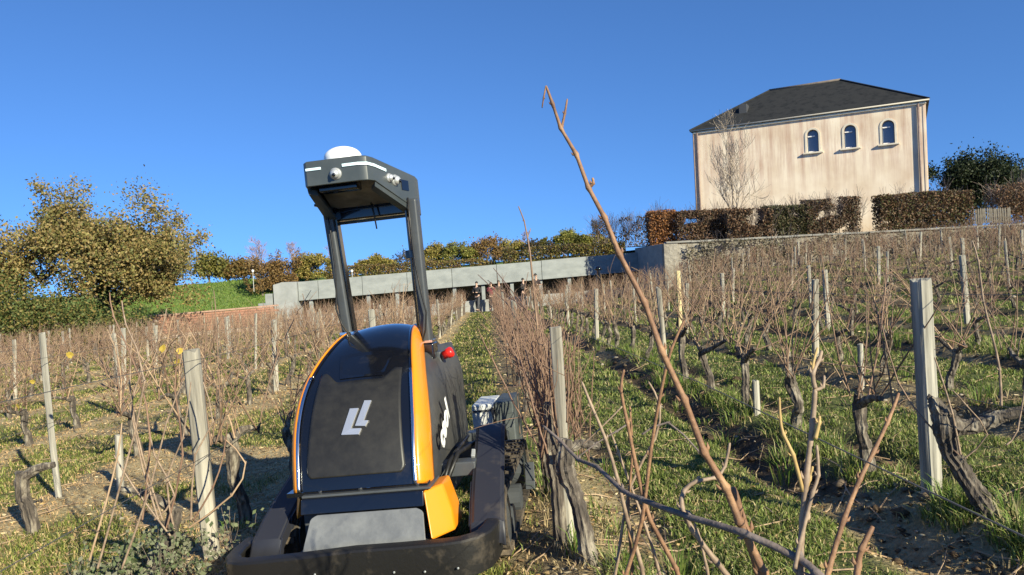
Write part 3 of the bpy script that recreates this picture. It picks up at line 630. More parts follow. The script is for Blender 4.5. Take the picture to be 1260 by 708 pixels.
def robot():
    psi, rho, pit = R_(-6), R_(-3.2), R_(-1.5)
    Mr = Matrix.Rotation(psi, 3, 'Z') @ Matrix.Rotation(rho, 3, 'Y') @ Matrix.Rotation(pit, 3, 'X')
    O = Vector((-.70, 3.05, plane(-.70, 3.05)))+Mr @ Vector((-.06, 0, 0)); LX = .05; low = []
    rb = tag(empty('vineyard_robot', O), 'orange and black tracked vineyard robot with tall grey sensor mast', 'robot')
    rb.rotation_euler = Mr.to_euler()
    # ---- hood
    prof = [(.265,.425),(.275,.47),(.295,.53),(.325,.60),(.365,.67),(.41,.74),(.47,.815),(.545,.885),(.64,.955),(.75,1.02),(.86,1.07),(.97,1.10),(1.10,1.112),(1.24,1.09),(1.34,1.02)]
    wout = [.336,.336,.334,.331,.327,.320,.309,.295,.274,.252,.230,.210,.196,.188,.184]
    win = [.272,.271,.268,.265,.261,.254,.243,.229,.208,.186,.166,.149,.136,.13,.125]
    # refine
    tt = np.linspace(0, len(prof)-1, 43); py_ = np.interp(tt, range(15), [p[0] for p in prof]); pz_ = np.interp(tt, range(15), [p[1] for p in prof])
    wo_ = np.interp(tt, range(15), wout); wi_ = np.interp(tt, range(15), win)
    dl_ = np.interp(pz_, [.42,.5,.6,.7,.85,.95,1.05,1.12], [-.012,-.006,.008,.024,.044,.054,.05,.045])   # the cover is fuller on its far side
    for _ in range(3):
        for a_ in (py_, pz_, wo_, wi_, dl_): a_[1:-1] = .25*a_[:-2]+.5*a_[1:-1]+.25*a_[2:]
    nrm = []
    for i in range(43):
        a, b2 = max(0,i-1), min(42,i+1); dy, dz = py_[b2]-py_[a], pz_[b2]-pz_[a]; q = math.hypot(dy,dz); nrm.append((-dz/q, dy/q))  # outward (front/up)
    def surf(i, x, off=0.0):
        f = 1-(x/max(.05, wi_[i]))**2; o = .022*f+off
        if x < 0: x *= (wi_[i]+dl_[i])/wi_[i]
        return (x, py_[i]+nrm[i][0]*o, pz_[i]+nrm[i][1]*o)
    hood = MB(); hood.grid(lambda i, u: surf(int(i), u*wi_[int(i)]), list(range(43)), list(np.linspace(-1,1,15)))
    hd = hood.build('hood', m_gloss, rb, smooth=True)
    # underside lip of hood
    MB().grid(lambda u, v: (u, .262+.09*v, .424+.0*v), list(np.linspace(-.33,.33,5)), [0,1]).build('hood_lip', m_gloss, hd, solid=.02)
    def yz(z):
        i = int(np.argmin(np.abs(pz_[:30]-z))); return i
    # matte inset panel with a notch in its top edge
    def ptop(x):
        ax = abs(x+.005)
        return .915 if ax > .155 else (.868 if ax < .105 else .868+(ax-.105)/.05*.047)
    def px_at(xn, zf):
        z0 = .478; x = xn*(.238-.052*zf); zt = ptop(x); z = z0+(zt-z0)*zf
        # rounded lower corners
        if zf < .08: x *= (1-.10*(1-zf/.08)**2)
        fi = float(np.interp(z, pz_[:33], np.arange(33))); i = int(fi); k = fi-i
        a = Vector(surf(i, x, .006)); b2 = Vector(surf(min(42,i+1), x, .006)); return a.lerp(b2, k)
    MB().grid(px_at, list(np.linspace(-1,1,33)), [0,.02,.04,.06,.08]+list(np.linspace(.12,1,22))).build('inset_panel', m_matte, hd, smooth=True, solid=.014)
    # dark scoop above the panel
    def sc(xn, zf):
        x = xn*(.10+.025*zf); z = .882+zf*.105; fi = float(np.interp(z, pz_[:33], np.arange(33))); i = int(fi); k = fi-i
        d = -.012*math.sin(math.pi*zf)*(1-xn**4)+.004; return Vector(surf(i, x, d)).lerp(Vector(surf(i+1, x, d)), k)
    MB().grid(sc, list(np.linspace(-1,1,13)), list(np.linspace(0,1,9))).build('scoop', m_gloss, hd, smooth=True)
    # emblem: two slanted L shapes
    for poly in ([(-.031,.749),(.007,.748),(-.020,.667),(.029,.665),(.019,.641),(-.061,.645)], [(.032,.777),(.065,.776),(.038,.696),(.060,.695),(.047,.673),(-.001,.677)]):
        def em(x, z, off):
            fi = float(np.interp(z, pz_[:33], np.arange(33))); i = int(fi); return Vector(surf(i, x, off)).lerp(Vector(surf(i+1, x, off)), fi-i)
        MB().prism(poly, lambda x, z: em(x, z, .004), lambda x, z: em(x, z, .014)).build('emblem', m_silver, hd)
    # side strips
    for s in (-1, 1):
        def strip(i, u, a=0.0):
            i = int(i); c = (1-math.cos(u*math.pi/2)); x = (dl_[i] if s < 0 else 0)+wi_[i]+.014+(wo_[i]-wi_[i]-.014)*math.sin(u*math.pi/2)
            d = .010-.135*c; return (s*x, py_[i]+nrm[i][0]*d, pz_[i]+nrm[i][1]*d)
        MB().grid(strip, list(range(39)), list(np.linspace(0,1,9))).build('orange_strip', m_orange, hd, smooth=True, solid=.012)
        MB().grid(lambda i, u: (s*(wi_[int(i)]+(dl_[int(i)] if s < 0 else 0)+.014*u), py_[int(i)]+nrm[int(i)][0]*.013, pz_[int(i)]+nrm[int(i)][1]*.013), list(range(0,23)), [0,1]).build('chrome_strip', m_chrome, hd, smooth=True, solid=.008)
        MB().grid(lambda i, u: (s*(wi_[int(i)]+(dl_[int(i)] if s < 0 else 0)+.014*u), py_[int(i)]+nrm[int(i)][0]*.006, pz_[int(i)]+nrm[int(i)][1]*.006), list(range(22,40)), [0,1]).build('hood_seam', m_gloss, hd, smooth=True, solid=.008)
        # side panel from the strip's outer edge to the rear
        def sp(i, v):
            a = strip(i, 1.0); r = (s*(.315-.02*max(0,(a[2]-.75)/.35)*4 if a[2] > .75 else s*.315), 0, 0)
            xr = .333-.45*max(0, a[2]-.80)**1.3; 
            return (s*(abs(a[0])*(1-v)+xr*v)-s*.012*(0 if v else 1), a[1]+.012+(1.38-a[1])*v, a[2]-.004)
        MB().grid(sp, list(range(0,39)), [0,.04,.12,.3,.5,.75,1]).build('side_panel', m_side, rb, smooth=True)
        # blue-black shoulder cap
        # lower orange wing beside the grey plate
        wg = MB(); wg.prism([(.262,.397),(.342,.408),(.374,.29),(.387,.2),(.300,.2)] if s > 0 else [(.318,.40),(.352,.408),(.352,.33),(.338,.30),(.330,.33)], lambda x, z: (s*x, .235-(.40-z)*.45+max(0,x-.30)*1.5, z), lambda x, z: (s*x, .46, z))
        wg.build('lower_orange_wing', m_orange, rb, bevel=.012, seg=3)
    # rear hood closing
    MB().grid(lambda x, z: (x*(.30 if z < .8 else .30-.5*(z-.8)), 1.375, z), [-1,-.5,0,.5,1], list(np.linspace(.40,1.03,7))).build('rear_panel', m_side, rb, solid=.01)
    # lettering on the sides
    for s in (1, -1):
        cu = bpy.data.curves.new('lettering', 'FONT'); cu.body = 'ceol'; cu.size = .17; cu.extrude = .002; cu.align_x = 'CENTER'; cu.offset = .004
        ob = bpy.data.objects.new('tmp_text', cu); COL.objects.link(ob)
        dg = bpy.context.evaluated_depsgraph_get(); me = bpy.data.meshes.new_from_object(ob.evaluated_get(dg)); bpy.data.objects.remove(ob)
        me.name = 'lettering'; me.materials.clear(); me.materials.append(m_white)
        o = link('lettering', me, rb)
        # text plane: x along the machine, up = z
        xa = Vector((-.028, 1.0*s, .50)).normalized(); up = Vector((0,0,1)); nn = Vector((s,0,0)); up = (up-xa*up.dot(xa)).normalized(); nn = xa.cross(up)
        mm = Matrix((xa, up, nn)).transposed().to_4x4(); mm.translation = (s*.360, .64, .575); o.matrix_local = mm
    # ---- front low structure
    MB().box((0,.335,.408), (.60,.20,.012)).build('shelf', m_dgrey, rb, bevel=.004)
    for x, y in ((-.22,.27),(-.03,.265),(.235,.27)):
        MB().lathe([(.012,0),(.012,.028),(.008,.03)], (x,y,.414), 10).build('bolt', m_chrome, rb, smooth=True)
    MB().prism([(.225,.402),(.205,.335),(.40,.335),(.40,.402)], lambda y, z: (-.30,y,z), lambda y, z: (.268,y,z)).build('black_beam', m_gloss, rb, bevel=.006)
    def gp(u, v):
        # rounded top corners on a sloping plate that bends at mid height
        z = .338-v*.20; hw = .255+.03*v; k = max(0, 1-v/.10); hw -= .03*k*k
        y = .19-.10*v-(.02 if v > .55 else .02*v/.55); return (u*hw+.012, y, z)
    MB().grid(gp, list(np.linspace(-1,1,13)), [0,.03,.06,.10,.2,.35,.5,.54,.57,.7,1]).build('front_plate', m_grey, rb, solid=.012, bevel=.003)
    # ---- bumper
    path = [(-.635,.34),(-.630,.20),(-.612,.10),(-.57,.035),(-.50,.005),(-.40,0),(-.2,-.004),(0,-.005),(.2,-.004),(.38,0),(.46,.008),(.525,.04),(.57,.10),(.588,.19),(.592,.30)]
    pp = [Vector((a,b2,0)) for a,b2 in path]
    sec = [(q[0], q[1]-.038) for q in [(-.006,.118),(.000,.18),(.003,.235),(.004,.264),(-.002,.272),(-.010,.275),(-.052,.277),(-.062,.272),(-.064,.262),(-.03,.256),(-.020,.245),(-.018,.18),(-.026,.118)]]
    bm_ = MB()
    for i, p in enumerate(pp):
        d = (pp[min(i+1,len(pp)-1)]-pp[max(i-1,0)]).normalized(); n = Vector((d.y,-d.x,0))
        lift = .012*(abs(p.x)/.6)**4-(.035*(-p.x/.6) if p.x < 0 else 0)
        for (o_, z) in sec: q = p+n*o_; bm_.v.append((q.x,q.y,z+lift))
    k = len(sec)
    for i in range(len(pp)-1):
        for j in range(k): j2 = (j+1) % k; bm_.f.append((i*k+j, (i+1)*k+j, (i+1)*k+j2, i*k+j2))
    bm_.f.append(tuple(range(k))); bm_.f.append(tuple((len(pp)-1)*k+j for j in range(k)))
    bp = bm_.build('bumper', m_rub, rb, smooth=True); bp.data.set_sharp_from_angle(angle=R_(28))
    for x in (-.46,-.33,-.17,.0,.17,.3,.44): MB().lathe([(.005,0),(.005,-.004),(.003,-.005)], (x,-.006,.125+.03*((x*37) % 1)), 8, 'Y').build('bolt', m_galv, bp, smooth=True)
    for x in (-.25,.25): MB().box((x,.14,.17), (.06,.26,.06)).build('bumper_bracket', m_dgrey, rb)
    # ---- chassis, tracks, fenders
    MB().box((0,.85,.29), (.60,1.0,.20)).build('chassis', m_dgrey, rb, bevel=.01)
    for y in (.62, 1.02, 1.36): MB().box((0,y,.40), (.90,.10,.07)).build('cross_beam', m_dgrey, rb, bevel=.008)
    for s in (-1, 1):
        # belt
        yo0, yo1, rr = .50, 1.46, .150
        loop = [(yo0-rr*math.sin(a), .17-rr*math.cos(a)) for a in np.linspace(0, math.pi, 13)]+[(yo1+rr*math.sin(a), .17+rr*math.cos(a)) for a in np.linspace(0, math.pi, 13)]
        tk = MB(); n = len(loop)
        for (y, z) in loop:
            cy = min(max(y,yo0),yo1); dz = z-.17; q = math.hypot(y-cy, dz) or 1; ny, nz = (y-cy)/q, dz/q
            for xx, o_ in (((.452,0),(.606,0),(.606,-.025),(.452,-.025)) if s > 0 else ((.395,0),(.515,0),(.515,-.025),(.395,-.025))): tk.v.append((s*xx, y+ny*o_, z+nz*o_))
        for i in range(n):
            j = (i+1) % n
            for q in range(4): q2 = (q+1) % 4; tk.f.append((i*4+q, j*4+q, j*4+q2, i*4+q2))
        tr = tk.build('track', m_mud, rb, smooth=False)
        lug = MB().box((0,0,.012), (.150,.030,.024)).mesh('lug', m_mud)
        per = 2*(yo1-yo0)+2*math.pi*rr; m = 34
        for i in range(m):
            d = per*i/m; st = yo1-yo0
            if d < st: y, z, an = yo0+d, .17-rr, math.pi
            elif d < st+math.pi*rr: a = (d-st)/rr; y, z, an = yo1+rr*math.sin(a), .17-rr*math.cos(a), math.pi-a
            elif d < 2*st+math.pi*rr: y, z, an = yo1-(d-st-math.pi*rr), .17+rr, 0
            else: a = (d-2*st-math.pi*rr)/rr; y, z, an = yo0-rr*math.sin(a), .17+rr*math.cos(a), a
            o = link('lug', lug, tr); o.scale.x = 1 if s > 0 else .76; o.location = (s*(.529 if s > 0 else .455), y, z)
            o.rotation_euler = (an if d > st+math.pi*rr or d < st else -(math.pi-an)+math.pi, 0, 0)
            if st <= d < st+math.pi*rr: o.rotation_euler = (-(math.pi-(d-st)/rr), 0, 0)
        for y in (yo0, .72, 1.1, yo1):
            r3 = .12 if y in (yo0, yo1) else .08; MB().lathe([(.03,-.07),(r3,-.065),(r3,.065),(.03,.07)], (s*(.529 if s > 0 else .455),y,.17 if r3 > .1 else .09), 18, 'X').build('track_wheel', m_dgrey, tr, smooth=False)
        # fender: sloping cover over the front half of the track
        fpr = [(1.03,.44),(1.015,.50),(.98,.528),(.93,.532),(.80,.488),(.64,.427),(.48,.364),(.34,.298),(.24,.235),(.19,.15)]
        fb = MB(); x0, x1 = (.437, .592) if s > 0 else (.392, .535)
        fb.grid(lambda i, u: (s*(x0+(x1-x0)*u+.025-.055*(fpr[int(i)][0]-.2)/.8), fpr[int(i)][0]+.0, fpr[int(i)][1]+(.008 if .05 < u < .95 else 0)-(0 if s > 0 else .012)), list(range(len(fpr))), [0,.05,.12,.5,.88,.95,1])
        fd = fb.build('fender', m_navy, rb, smooth=True, solid=.018); fd.data.set_sharp_from_angle(angle=R_(25))
        sb = MB()
        for i in range(len(fpr)-1):
            a, c = fpr[i], fpr[i+1]; sb.f.append(tuple(len(sb.v)+q for q in range(4))); xa_, xc_ = x0+.025-.055*(a[0]-.2)/.8, x0+.025-.055*(c[0]-.2)/.8; sb.v += [(s*xa_,a[0],a[1]-.004),(s*xc_,c[0],c[1]-.004),(s*xc_,c[0],c[1]-.06),(s*xa_,a[0],a[1]-.06)]
        sb.build('fender_flange', m_navy, fd, solid=.006)
        MB().bar((s*.40,.78,.28), (s*.43,.66,.46), .02,.05).build('fender_stay', m_galv, fd, bevel=.004)
        # foot plate at the fender's outer edge
        MB().box((s*.632,1.30,.16), (.055,.16,.012), Euler((R_(60),0,0)).to_matrix()).build('guard_plate', m_dgrey, rb, bevel=.003)
    MB().tube([(.315,.5,.36),(.36,.62,.47),(.40,.9,.46),(.39,1.15,.42)], .012, 8).build('hose', m_rub, rb, smooth=True)
    MB().tube([(.30,.45,.34),(.33,.55,.45),(.345,.8,.47),(.33,1.1,.46)], .010, 8).build('hose', m_rub, rb, smooth=True)
    MB().bar((.222,1.50,.46), (.217,1.52,.77), .035,.03).build('upright_bar', m_galv, rb, bevel=.004)
    MB().box((.0,1.42,.70), (.36,.10,.58)).build('rear_bulkhead', m_side, rb, bevel=.02)
    # ---- emergency stop
    es = MB().lathe([(.024,0),(.024,.02),(.030,.026),(.030,.05),(.022,.058)], (0,0,0), 16).build('stop_button', m_red, rb, smooth=True); es.location = (.298,1.06,.925); es.rotation_euler = (0,R_(70),0)
    MB().box((.245,1.10,.90), (.08,.09,.10)).build('button_box', m_dgrey, rb, bevel=.01)
    # ---- mast
    for s, (bx_, bz0), (tx, tz) in ((-1,(-.213,.99),(-.240,1.80)),(1,(.222,.90),(.236,1.80))):
        lg = MB().bar((bx_,1.03,bz0), (tx,.97,tz), .055,.080).build('mast_leg', m_legm, rb, bevel=.014, seg=3)
        MB().bar((bx_-s*.040,1.03,bz0), (tx-s*.040,.97,tz), .008,.05).build('inner_rail', m_gloss, lg)
        MB().box((bx_,1.03,bz0+.06), (.085,.12,.09)).build('foot_bracket', m_gloss, lg, bevel=.008)
        MB().box((bx_,1.03,bz0+.115), (.079,.112,.012)).build('clamp_band', m_chrome, lg)
        a = Vector((bx_,.968,bz0+.1)); b2 = Vector((tx,.91,tz))
        cpts = [a+Vector((s*-.03,0,-.02)), a.lerp(b2,.10)+Vector((s*.012,-.012,0)), a.lerp(b2,.22)+Vector((s*.028,-.014,0)), a.lerp(b2,.34)+Vector((s*.012,-.012,0)), a.lerp(b2,.55)+Vector((s*-.006,-.010,0)), a.lerp(b2,.8)+Vector((s*-.012,-.008,0)), b2+Vector((s*-.01,-.006,0))]
        MB().tube(cpts, .0055, 6).build('cable', m_rub, lg, smooth=True)
    MB().box((.19,.98,1.50), (.05,.03,.045)).build('leg_clip', m_gloss, rb, bevel=.004)
    # ---- sensor head
    outl = [(-.188,.55),(.078,.55),(.118,.567),(.140,.61),(.235,.98),(.249,1.04),(.247,1.10),(-.262,1.10),(-.270,1.02),(-.213,.60),(-.204,.565)]
    zt = lambda y: 1.988-.055*(y-.55)/.5
    zb = lambda y: 1.862-.135*max(0,(y-.62))/.45
    hb = MB(); n = len(outl); cx, cy = -.01, .83
    def inn(p, k=.965): return (cx+(p[0]-cx)*k, cy+(p[1]-cy)*k)
    for p in outl: hb.v.append((p[0],p[1],zb(p[1])))
    for p in outl: hb.v.append((p[0],p[1],zt(p[1])-.006))
    for p in outl: q = inn(p,.97); hb.v.append((q[0],q[1],zt(p[1])))
    for p in outl: q = inn(p,.93); hb.v.append((q[0],q[1],zb(p[1])))
    for p in outl: q = inn(p,.93); hb.v.append((q[0],q[1],zt(p[1])-.03))
    for i in range(n):
        j = (i+1) % n
        for a, c in ((0,1),(1,2),(3,0),(4,3)): hb.f.append((a*n+i,a*n+j,c*n+j,c*n+i))
    hb.f.append(tuple(2*n+i for i in range(n))); hb.f.append(tuple(4*n+i for i in reversed(range(n))))
    m_head = mat('head_grey', (.046,.055,.058), (.066,.074,.076), .38, 4)
    hdm = hb.build('sensor_head', m_head, rb, bevel=.005)
    # inside: sloping trays and dark box
    m_tray = mat('tray_ground_bounce', (.24,.21,.165), (.13,.11,.085), .45, 14, .2)  # brownish tone paints light bounced off the ground into the tray
    MB().prism([(-.18,.66),(.115,.66),(.19,.99),(-.225,.99)], lambda x, y: (x,y,zb(y)+.045), lambda x, y: (x,y,zb(y)+.060)).build('inner_tray', m_tray, hdm)
    MB().box((-.06,.665,1.862), (.20,.09,.05)).build('inner_box', m_gloss, hdm, bevel=.008)
    MB().prism([(-.266,1.02),(-.210,.60),(-.175,.64),(-.20,.99)], lambda x, y: (x,y,zb(y)-.004), lambda x, y: (x*.98,y,zb(y)-.03)).build('side_skirt', m_head, hdm)
    MB().prism([(.136,.62),(.235,.98),(.19,.99),(.105,.66)], lambda x, y: (x,y,zb(y)-.004), lambda x, y: (x*.97,y,zb(y)-.025)).build('side_skirt', m_head, hdm)
    MB().box((-.005,1.035,1.765), (.47,.10,.075)).build('cross_bar', m_gloss, hdm, bevel=.01)
    # dome
    dpr = [(.094,-.004),(.097,.0),(.097,.060)]+[(.097*math.cos(a),.060+.058*math.sin(a)) for a in np.linspace(.12,1.50,10)]
    MB().lathe(dpr, (-.055,.74,1.962), 28).build('antenna_dome', m_white, hdm, smooth=True)
    # light strips: front left, front right wrapping round the corner
    MB().box((-.150,.5475,1.944), (.078,.008,.013)).build('light_strip', m_led, hdm, bevel=.002)
    ws = MB(); wp = [(-.002,.546),(.078,.546),(.121,.563),(.144,.608),(.172,.72)]
    for i, p in enumerate(wp): ws.v += [(p[0]+.001,p[1]-.002,zt(p[1])-.050),(p[0]+.001,p[1]-.002,zt(p[1])-.036)]
    for i in range(len(wp)-1): ws.f.append((2*i,2*i+2,2*i+3,2*i+1))
    ws.build('light_strip', m_led, hdm, solid=.004, fix=False)
    def cam_ball(c, nrmv, r):
        q = Vector(nrmv).to_track_quat('Z','Y'); 
        b3 = MB().lathe([(.0,-.012),(r*1.25,-.012),(r*1.25,.004),(r*1.12,.008),(r*1.0,.010)]+[(r*math.cos(a),.010+r*.9*math.sin(a)) for a in np.linspace(.1,1.5,8)], (0,0,0), 18).build('camera_eye', mat('camera_silver', (.55,.55,.55), None, .35, metal=.5), hdm, smooth=True)
        b3.location = c; b3.rotation_euler = q.to_euler()
        ln = MB().lathe([(0,0),(r*.38,0),(r*.38,.004),(r*.2,.007)], (0,-r*.25,.010+r*.86), 12).build('lens', m_lens, b3, smooth=True)
    cam_ball((-.038,.547,1.908), (0,-1,-.12), .024)
    cam_ball((.176,.745,1.890), (.96,-.25,-.05), .019); cam_ball((.191,.805,1.884), (.94,-.33,-.05), .024)
    pl = MB().box((0,0,0), (.004,.075,.055)).build('black_plate', m_lens, hdm); pl.location = (.2175,.905,1.868); pl.rotation_euler = (0,0,R_(-14.4))
    MB().tube([(.015,.93,1.80),(.024,.93,1.74),(.031,.93,1.655)], [.006,.005,.004], 8).build('whip_antenna', m_rub, rb, smooth=True)
    MB().box((-.245,.80,1.80), (.008,.05,.012)).build('edge_clip', m_gloss, hdm)
    # ---- rear tool carrier
    for s in (1, -1):
        MB().box((s*.365,1.98,.43), (.145,.40,.19)).build('tool_motor', mat('pale_cast_housing', (.50,.50,.48), (.64,.64,.62), .55, 5) if s > 0 else m_dgrey, rb, bevel=.012)
        MB().box((s*.365,1.777,.485), (.147,.012,.012)).build('motor_seam', m_dgrey, rb)
        MB().box((s*.505,2.0,.255), (.125,.42,.55)).build('tool_housing', m_impl, rb, bevel=.012)
        MB().tube([(s*.43,1.77,.50),(s*.442,1.75,.44),(s*.438,1.75,.38),(s*.40,1.76,.33),(s*.34,1.6,.33)], .010, 8).build('hydraulic_hose', m_rub, rb, smooth=True)
    MB().box((0,1.72,.30), (1.05,.10,.10)).build('tool_bar', m_dgrey, rb, bevel=.01)
    for x in (-.2,.2): MB().bar((x,1.35,.34),(x,1.75,.30),.05,.05).build('hitch_arm', m_dgrey, rb)
    for o in rb.children:
        if o.name.split('.')[0] in ('bumper','bumper_bracket','front_plate','black_beam','shelf','lower_orange_wing','fender','track','guard_plate','bolt','cross_beam','hose'): o.location.x += LX
robot()

# ------------------------------------------------------------------ vines
m_trunk = mat('vine_bark', (.035,.029,.024), (.30,.26,.20), .95, 20, 1.0, 45, stretch=(1,1,.28), c3=(.10,.08,.064), bdist=.02)
m_cane = mat('brown_cane', (.15,.09,.06), (.29,.19,.125), .75, 5, .2, 60)
m_cane_r = mat('red_cane', (.125,.068,.046), (.28,.17,.11), .7, 5, .2, 60)
m_cane_t = mat('tan_cane', (.32,.205,.12), (.46,.33,.215), .75, 5, .2, 60)
m_wire = mat('wire', (.16,.15,.14), None, .6, metal=.6)
rv = random.Random(21)
def make_trunk(path, rads, sides=11, sub=4, seed=0):
    sides += 5; sub += 3; r = random.Random(seed); P = [Vector(p) for p in path]; pts = []; rr = []
    n = (len(P)-1)*sub
    for i in range(n+1):
        f = i/sub; k = min(int(f), len(P)-2); u = f-k
        p0, p1, p2, p3 = P[max(k-1,0)], P[k], P[k+1], P[min(k+2,len(P)-1)]
        q = .5*((2*p1)+(-p0+p2)*u+(2*p0-5*p1+4*p2-p3)*u*u+(-p0+3*p1-3*p2+p3)*u**3)
        pts.append(q+Vector((r.uniform(-1,1),r.uniform(-1,1),0))*.003); rr.append((rads[k]*(1-u)+rads[k+1]*u)*r.uniform(.95,1.06))
    mb = MB(); mb.tube(pts, rr, sides, True)
    # long bark ridges
    ph = [r.uniform(.86,.98) if k % 2 else r.uniform(1.0,1.12) for k in range(sides)]
    for i in range(len(pts)):
        for k in range(sides):
            a = ph[k]*(1+r.uniform(-.09,.09)); v = Vector(mb.v[i*sides+k]); mb.v[i*sides+k] = tuple(pts[i]+(v-pts[i])*a)
    return mb
TR = []
for i in range(7):
    h = rv.uniform(.40,.52); lx, ly = rv.uniform(-.09,.09), rv.uniform(-.12,.12)
    path = [(0,0,-.08),(lx*.2,ly*.2,.12),(lx*.9+rv.uniform(-.04,.04),ly*.8,h*.5),(lx,ly+rv.uniform(-.04,.04),h*.82),(lx,ly,h)]
    me = make_trunk(path, [.040,.033,.027,.035,.024], 10, 4, i).mesh('trunk', m_trunk, False)
    heads = [Vector((lx,ly,h))]; arms = []
    for s in ([-1,1] if i % 3 else [rv.choice((-1,1))]):
        L = rv.uniform(.16,.38); e = Vector((lx+rv.uniform(-.05,.05), ly+s*L, h+rv.uniform(-.02,.10)))
        am = make_trunk([(lx,ly,h-.05),(lx,ly+s*L*.5,h+.01),e], [.024,.018,.013], 8, 4, 50+i).mesh('arm', m_trunk, False); arms.append(am)
        heads += [e, Vector((lx,ly,h)).lerp(e,.6)]
    TR.append((me, arms, heads))
def cane_path(L, r, bend, kink=.06):
    n = max(6, int(L/.085)); p = Vector((0,0,0)); d = Vector((rv.uniform(-.2,.2),rv.uniform(-.2,.2),1)).normalized(); b = Vector((rv.uniform(-1,1),rv.uniform(-1,1),0))*bend
    pts = [p.copy()]
    for i in range(n):
        d = (d+b*(.085)+Vector(((-1)**i*kink,rv.uniform(-kink,kink),rv.uniform(-kink,kink)))).normalized(); p = p+d*(L/n); pts.append(p.copy())
    return pts
def add_cane(mb, pts, r0, r1, sides=5, node=1.35, off=Vector((0,0,0))):
    P = []; Rr = []; n = len(pts)-1
    for i in range(n):
        a, b2 = pts[i], pts[i+1]; ra = r0+(r1-r0)*i/n; rb = r0+(r1-r0)*(i+1)/n
        P += [a+off, a.lerp(b2,.16)+off, a.lerp(b2,.86)+off]; Rr += [ra*node, ra, rb*1.0]
    P.append(pts[-1]+off); Rr.append(r1*.8); mb.tube(P, Rr, sides)
def cane_mesh(L, r, m, lat=2, bend=.5, sides=5):
    mb = MB(); pts = cane_path(L, r, bend); add_cane(mb, pts, r, r*.42, sides)
    for j in range(lat):
        i = rv.randint(2, len(pts)-2); d = Vector((rv.uniform(-1,1),rv.uniform(-1,1),rv.uniform(.1,1))).normalized(); l2 = rv.uniform(.06,.28); q = [pts[i]]
        for k in range(4): d = (d+Vector((rv.uniform(-.4,.4),rv.uniform(-.4,.4),rv.uniform(-.1,.4)))).normalized(); q.append(q[-1]+d*l2/4)
        mb.tube(q, [r*.5,r*.42,r*.38,r*.32,r*.22], 4)
    return mb.mesh('cane', m, True)
CN = [cane_mesh(rv.uniform(.45,.85), rv.uniform(.0032,.0052), [m_cane,m_cane,m_cane_r,m_cane_t][i % 4], rv.randint(1,4), rv.uniform(.2,1.3)) for i in range(18)]
CR = [cane_mesh(rv.uniform(.50,.78), rv.uniform(.0036,.0050), m_cane_r if i % 3 else m_cane, rv.randint(0,2), rv.uniform(.1,.5)) for i in range(12)]

ROWN = {0:'row just right of the robot'}
for i in range(1, 20): ROWN[i] = f"{ORD[i] if i else 'first'} row right of the robot"
for i in range(1, 20): ROWN[-i] = 'row just left of the robot' if i == 1 else f"{ORD[i-1]} row left of the robot"
def inview(x, y, z, mx=60, my=90):
    d = y*math.cos(PITCH)-z*math.sin(PITCH)
    if d < .3: return False
    a = x/d*910; b2 = -(y*math.sin(PITCH)+z*math.cos(PITCH))/d*910
    u = a*math.cos(ROLL)+b2*math.sin(ROLL); v = -a*math.sin(ROLL)+b2*math.cos(ROLL)
    return abs(u) < 630+mx and -354-my < v < 354+my
def row_end(k, s):
    x = s-SK*40
    return 42.0 if -16 < x < 7.0 else (36.8 if x >= 7 else 35.0)
near_start = {0:4.25, 1:4.27, -1:4.45, -2:5.75}
spots = []
for k in range(-15, 17):
    s = ROW0+PITCHR*k; y = near_start.get(k, 1.6+rv.random())
    while y < row_end(k, s):
        yy = y+rv.uniform(-.08,.08); x = s-SK*yy+rv.uniform(-.04,.04); z = plane(x, yy)
        if rv.random() > .05 and (inview(x, yy, z+.3) or inview(x, yy, z+1.2) or inview(x, yy, z+.8)): spots.append((yy, k, x))
        y += 1.02
spots.sort(key=lambda q: math.hypot(q[0], q[2]))
near, far = spots[:300], spots[300:]
cnt = {}
VG = 'bare grapevines trained in rows'
def vine(x, y, k, label, tr=None, ncane=None, rz=None, canes=None):
    v = tag(empty('grapevine', (x, y, gzs(x, y)-.01), rz if rz is not None else rv.choice((0,math.pi))+rv.uniform(-.3,.3)), label, 'grapevine', VG)
    me, arms, heads = tr or rv.choice(TR); sc = rv.uniform(.88,1.12); v.scale = (sc,sc,sc)
    o = bpy.data.objects.new('trunk', me); COL.objects.link(o); o.parent = v
    for a in arms: o = bpy.data.objects.new('arm', a); COL.objects.link(o); o.parent = v
    n = ncane if ncane is not None else (rv.randint(48,58) if k == 0 and y < 9.5 else rv.randint(32,40) if k == 0 and y < 16 else rv.randint(22,28) if k == 0 else (rv.randint(11,16) if k > 0 else rv.randint(15,20)))
    for j in range(n):
        c = bpy.data.objects.new('cane', rv.choice(CR if k == 0 else CN)); COL.objects.link(c); c.parent = v
        h = rv.choice(heads); c.location = h+Vector((rv.uniform(-.03,.03),rv.uniform(-.08,.08),-.02)) if k else h+Vector((rv.uniform(-.045,.045),rv.uniform(-.4,.4),rv.uniform(-.25,.0)))
        sp = .21 if k == 0 else .42
        c.rotation_euler = (rv.gauss(0,sp), rv.gauss(0,sp*.75), rv.uniform(0,6.28)); s2 = rv.uniform(.75,1.15)*(1 if y < 12 else 1.0); c.scale = (s2*(1 if y < 6 else 1.3),)*2+(s2,)
    return v
hero = {}
for (y, k, x) in near:
    i = cnt.get(k, 0); cnt[k] = i+1
    lab = f"bare grapevine, {ordn(i)} from the camera, in the {ROWN[k]}"
    v = vine(x, y, k, lab)
    hero[(k, i)] = v
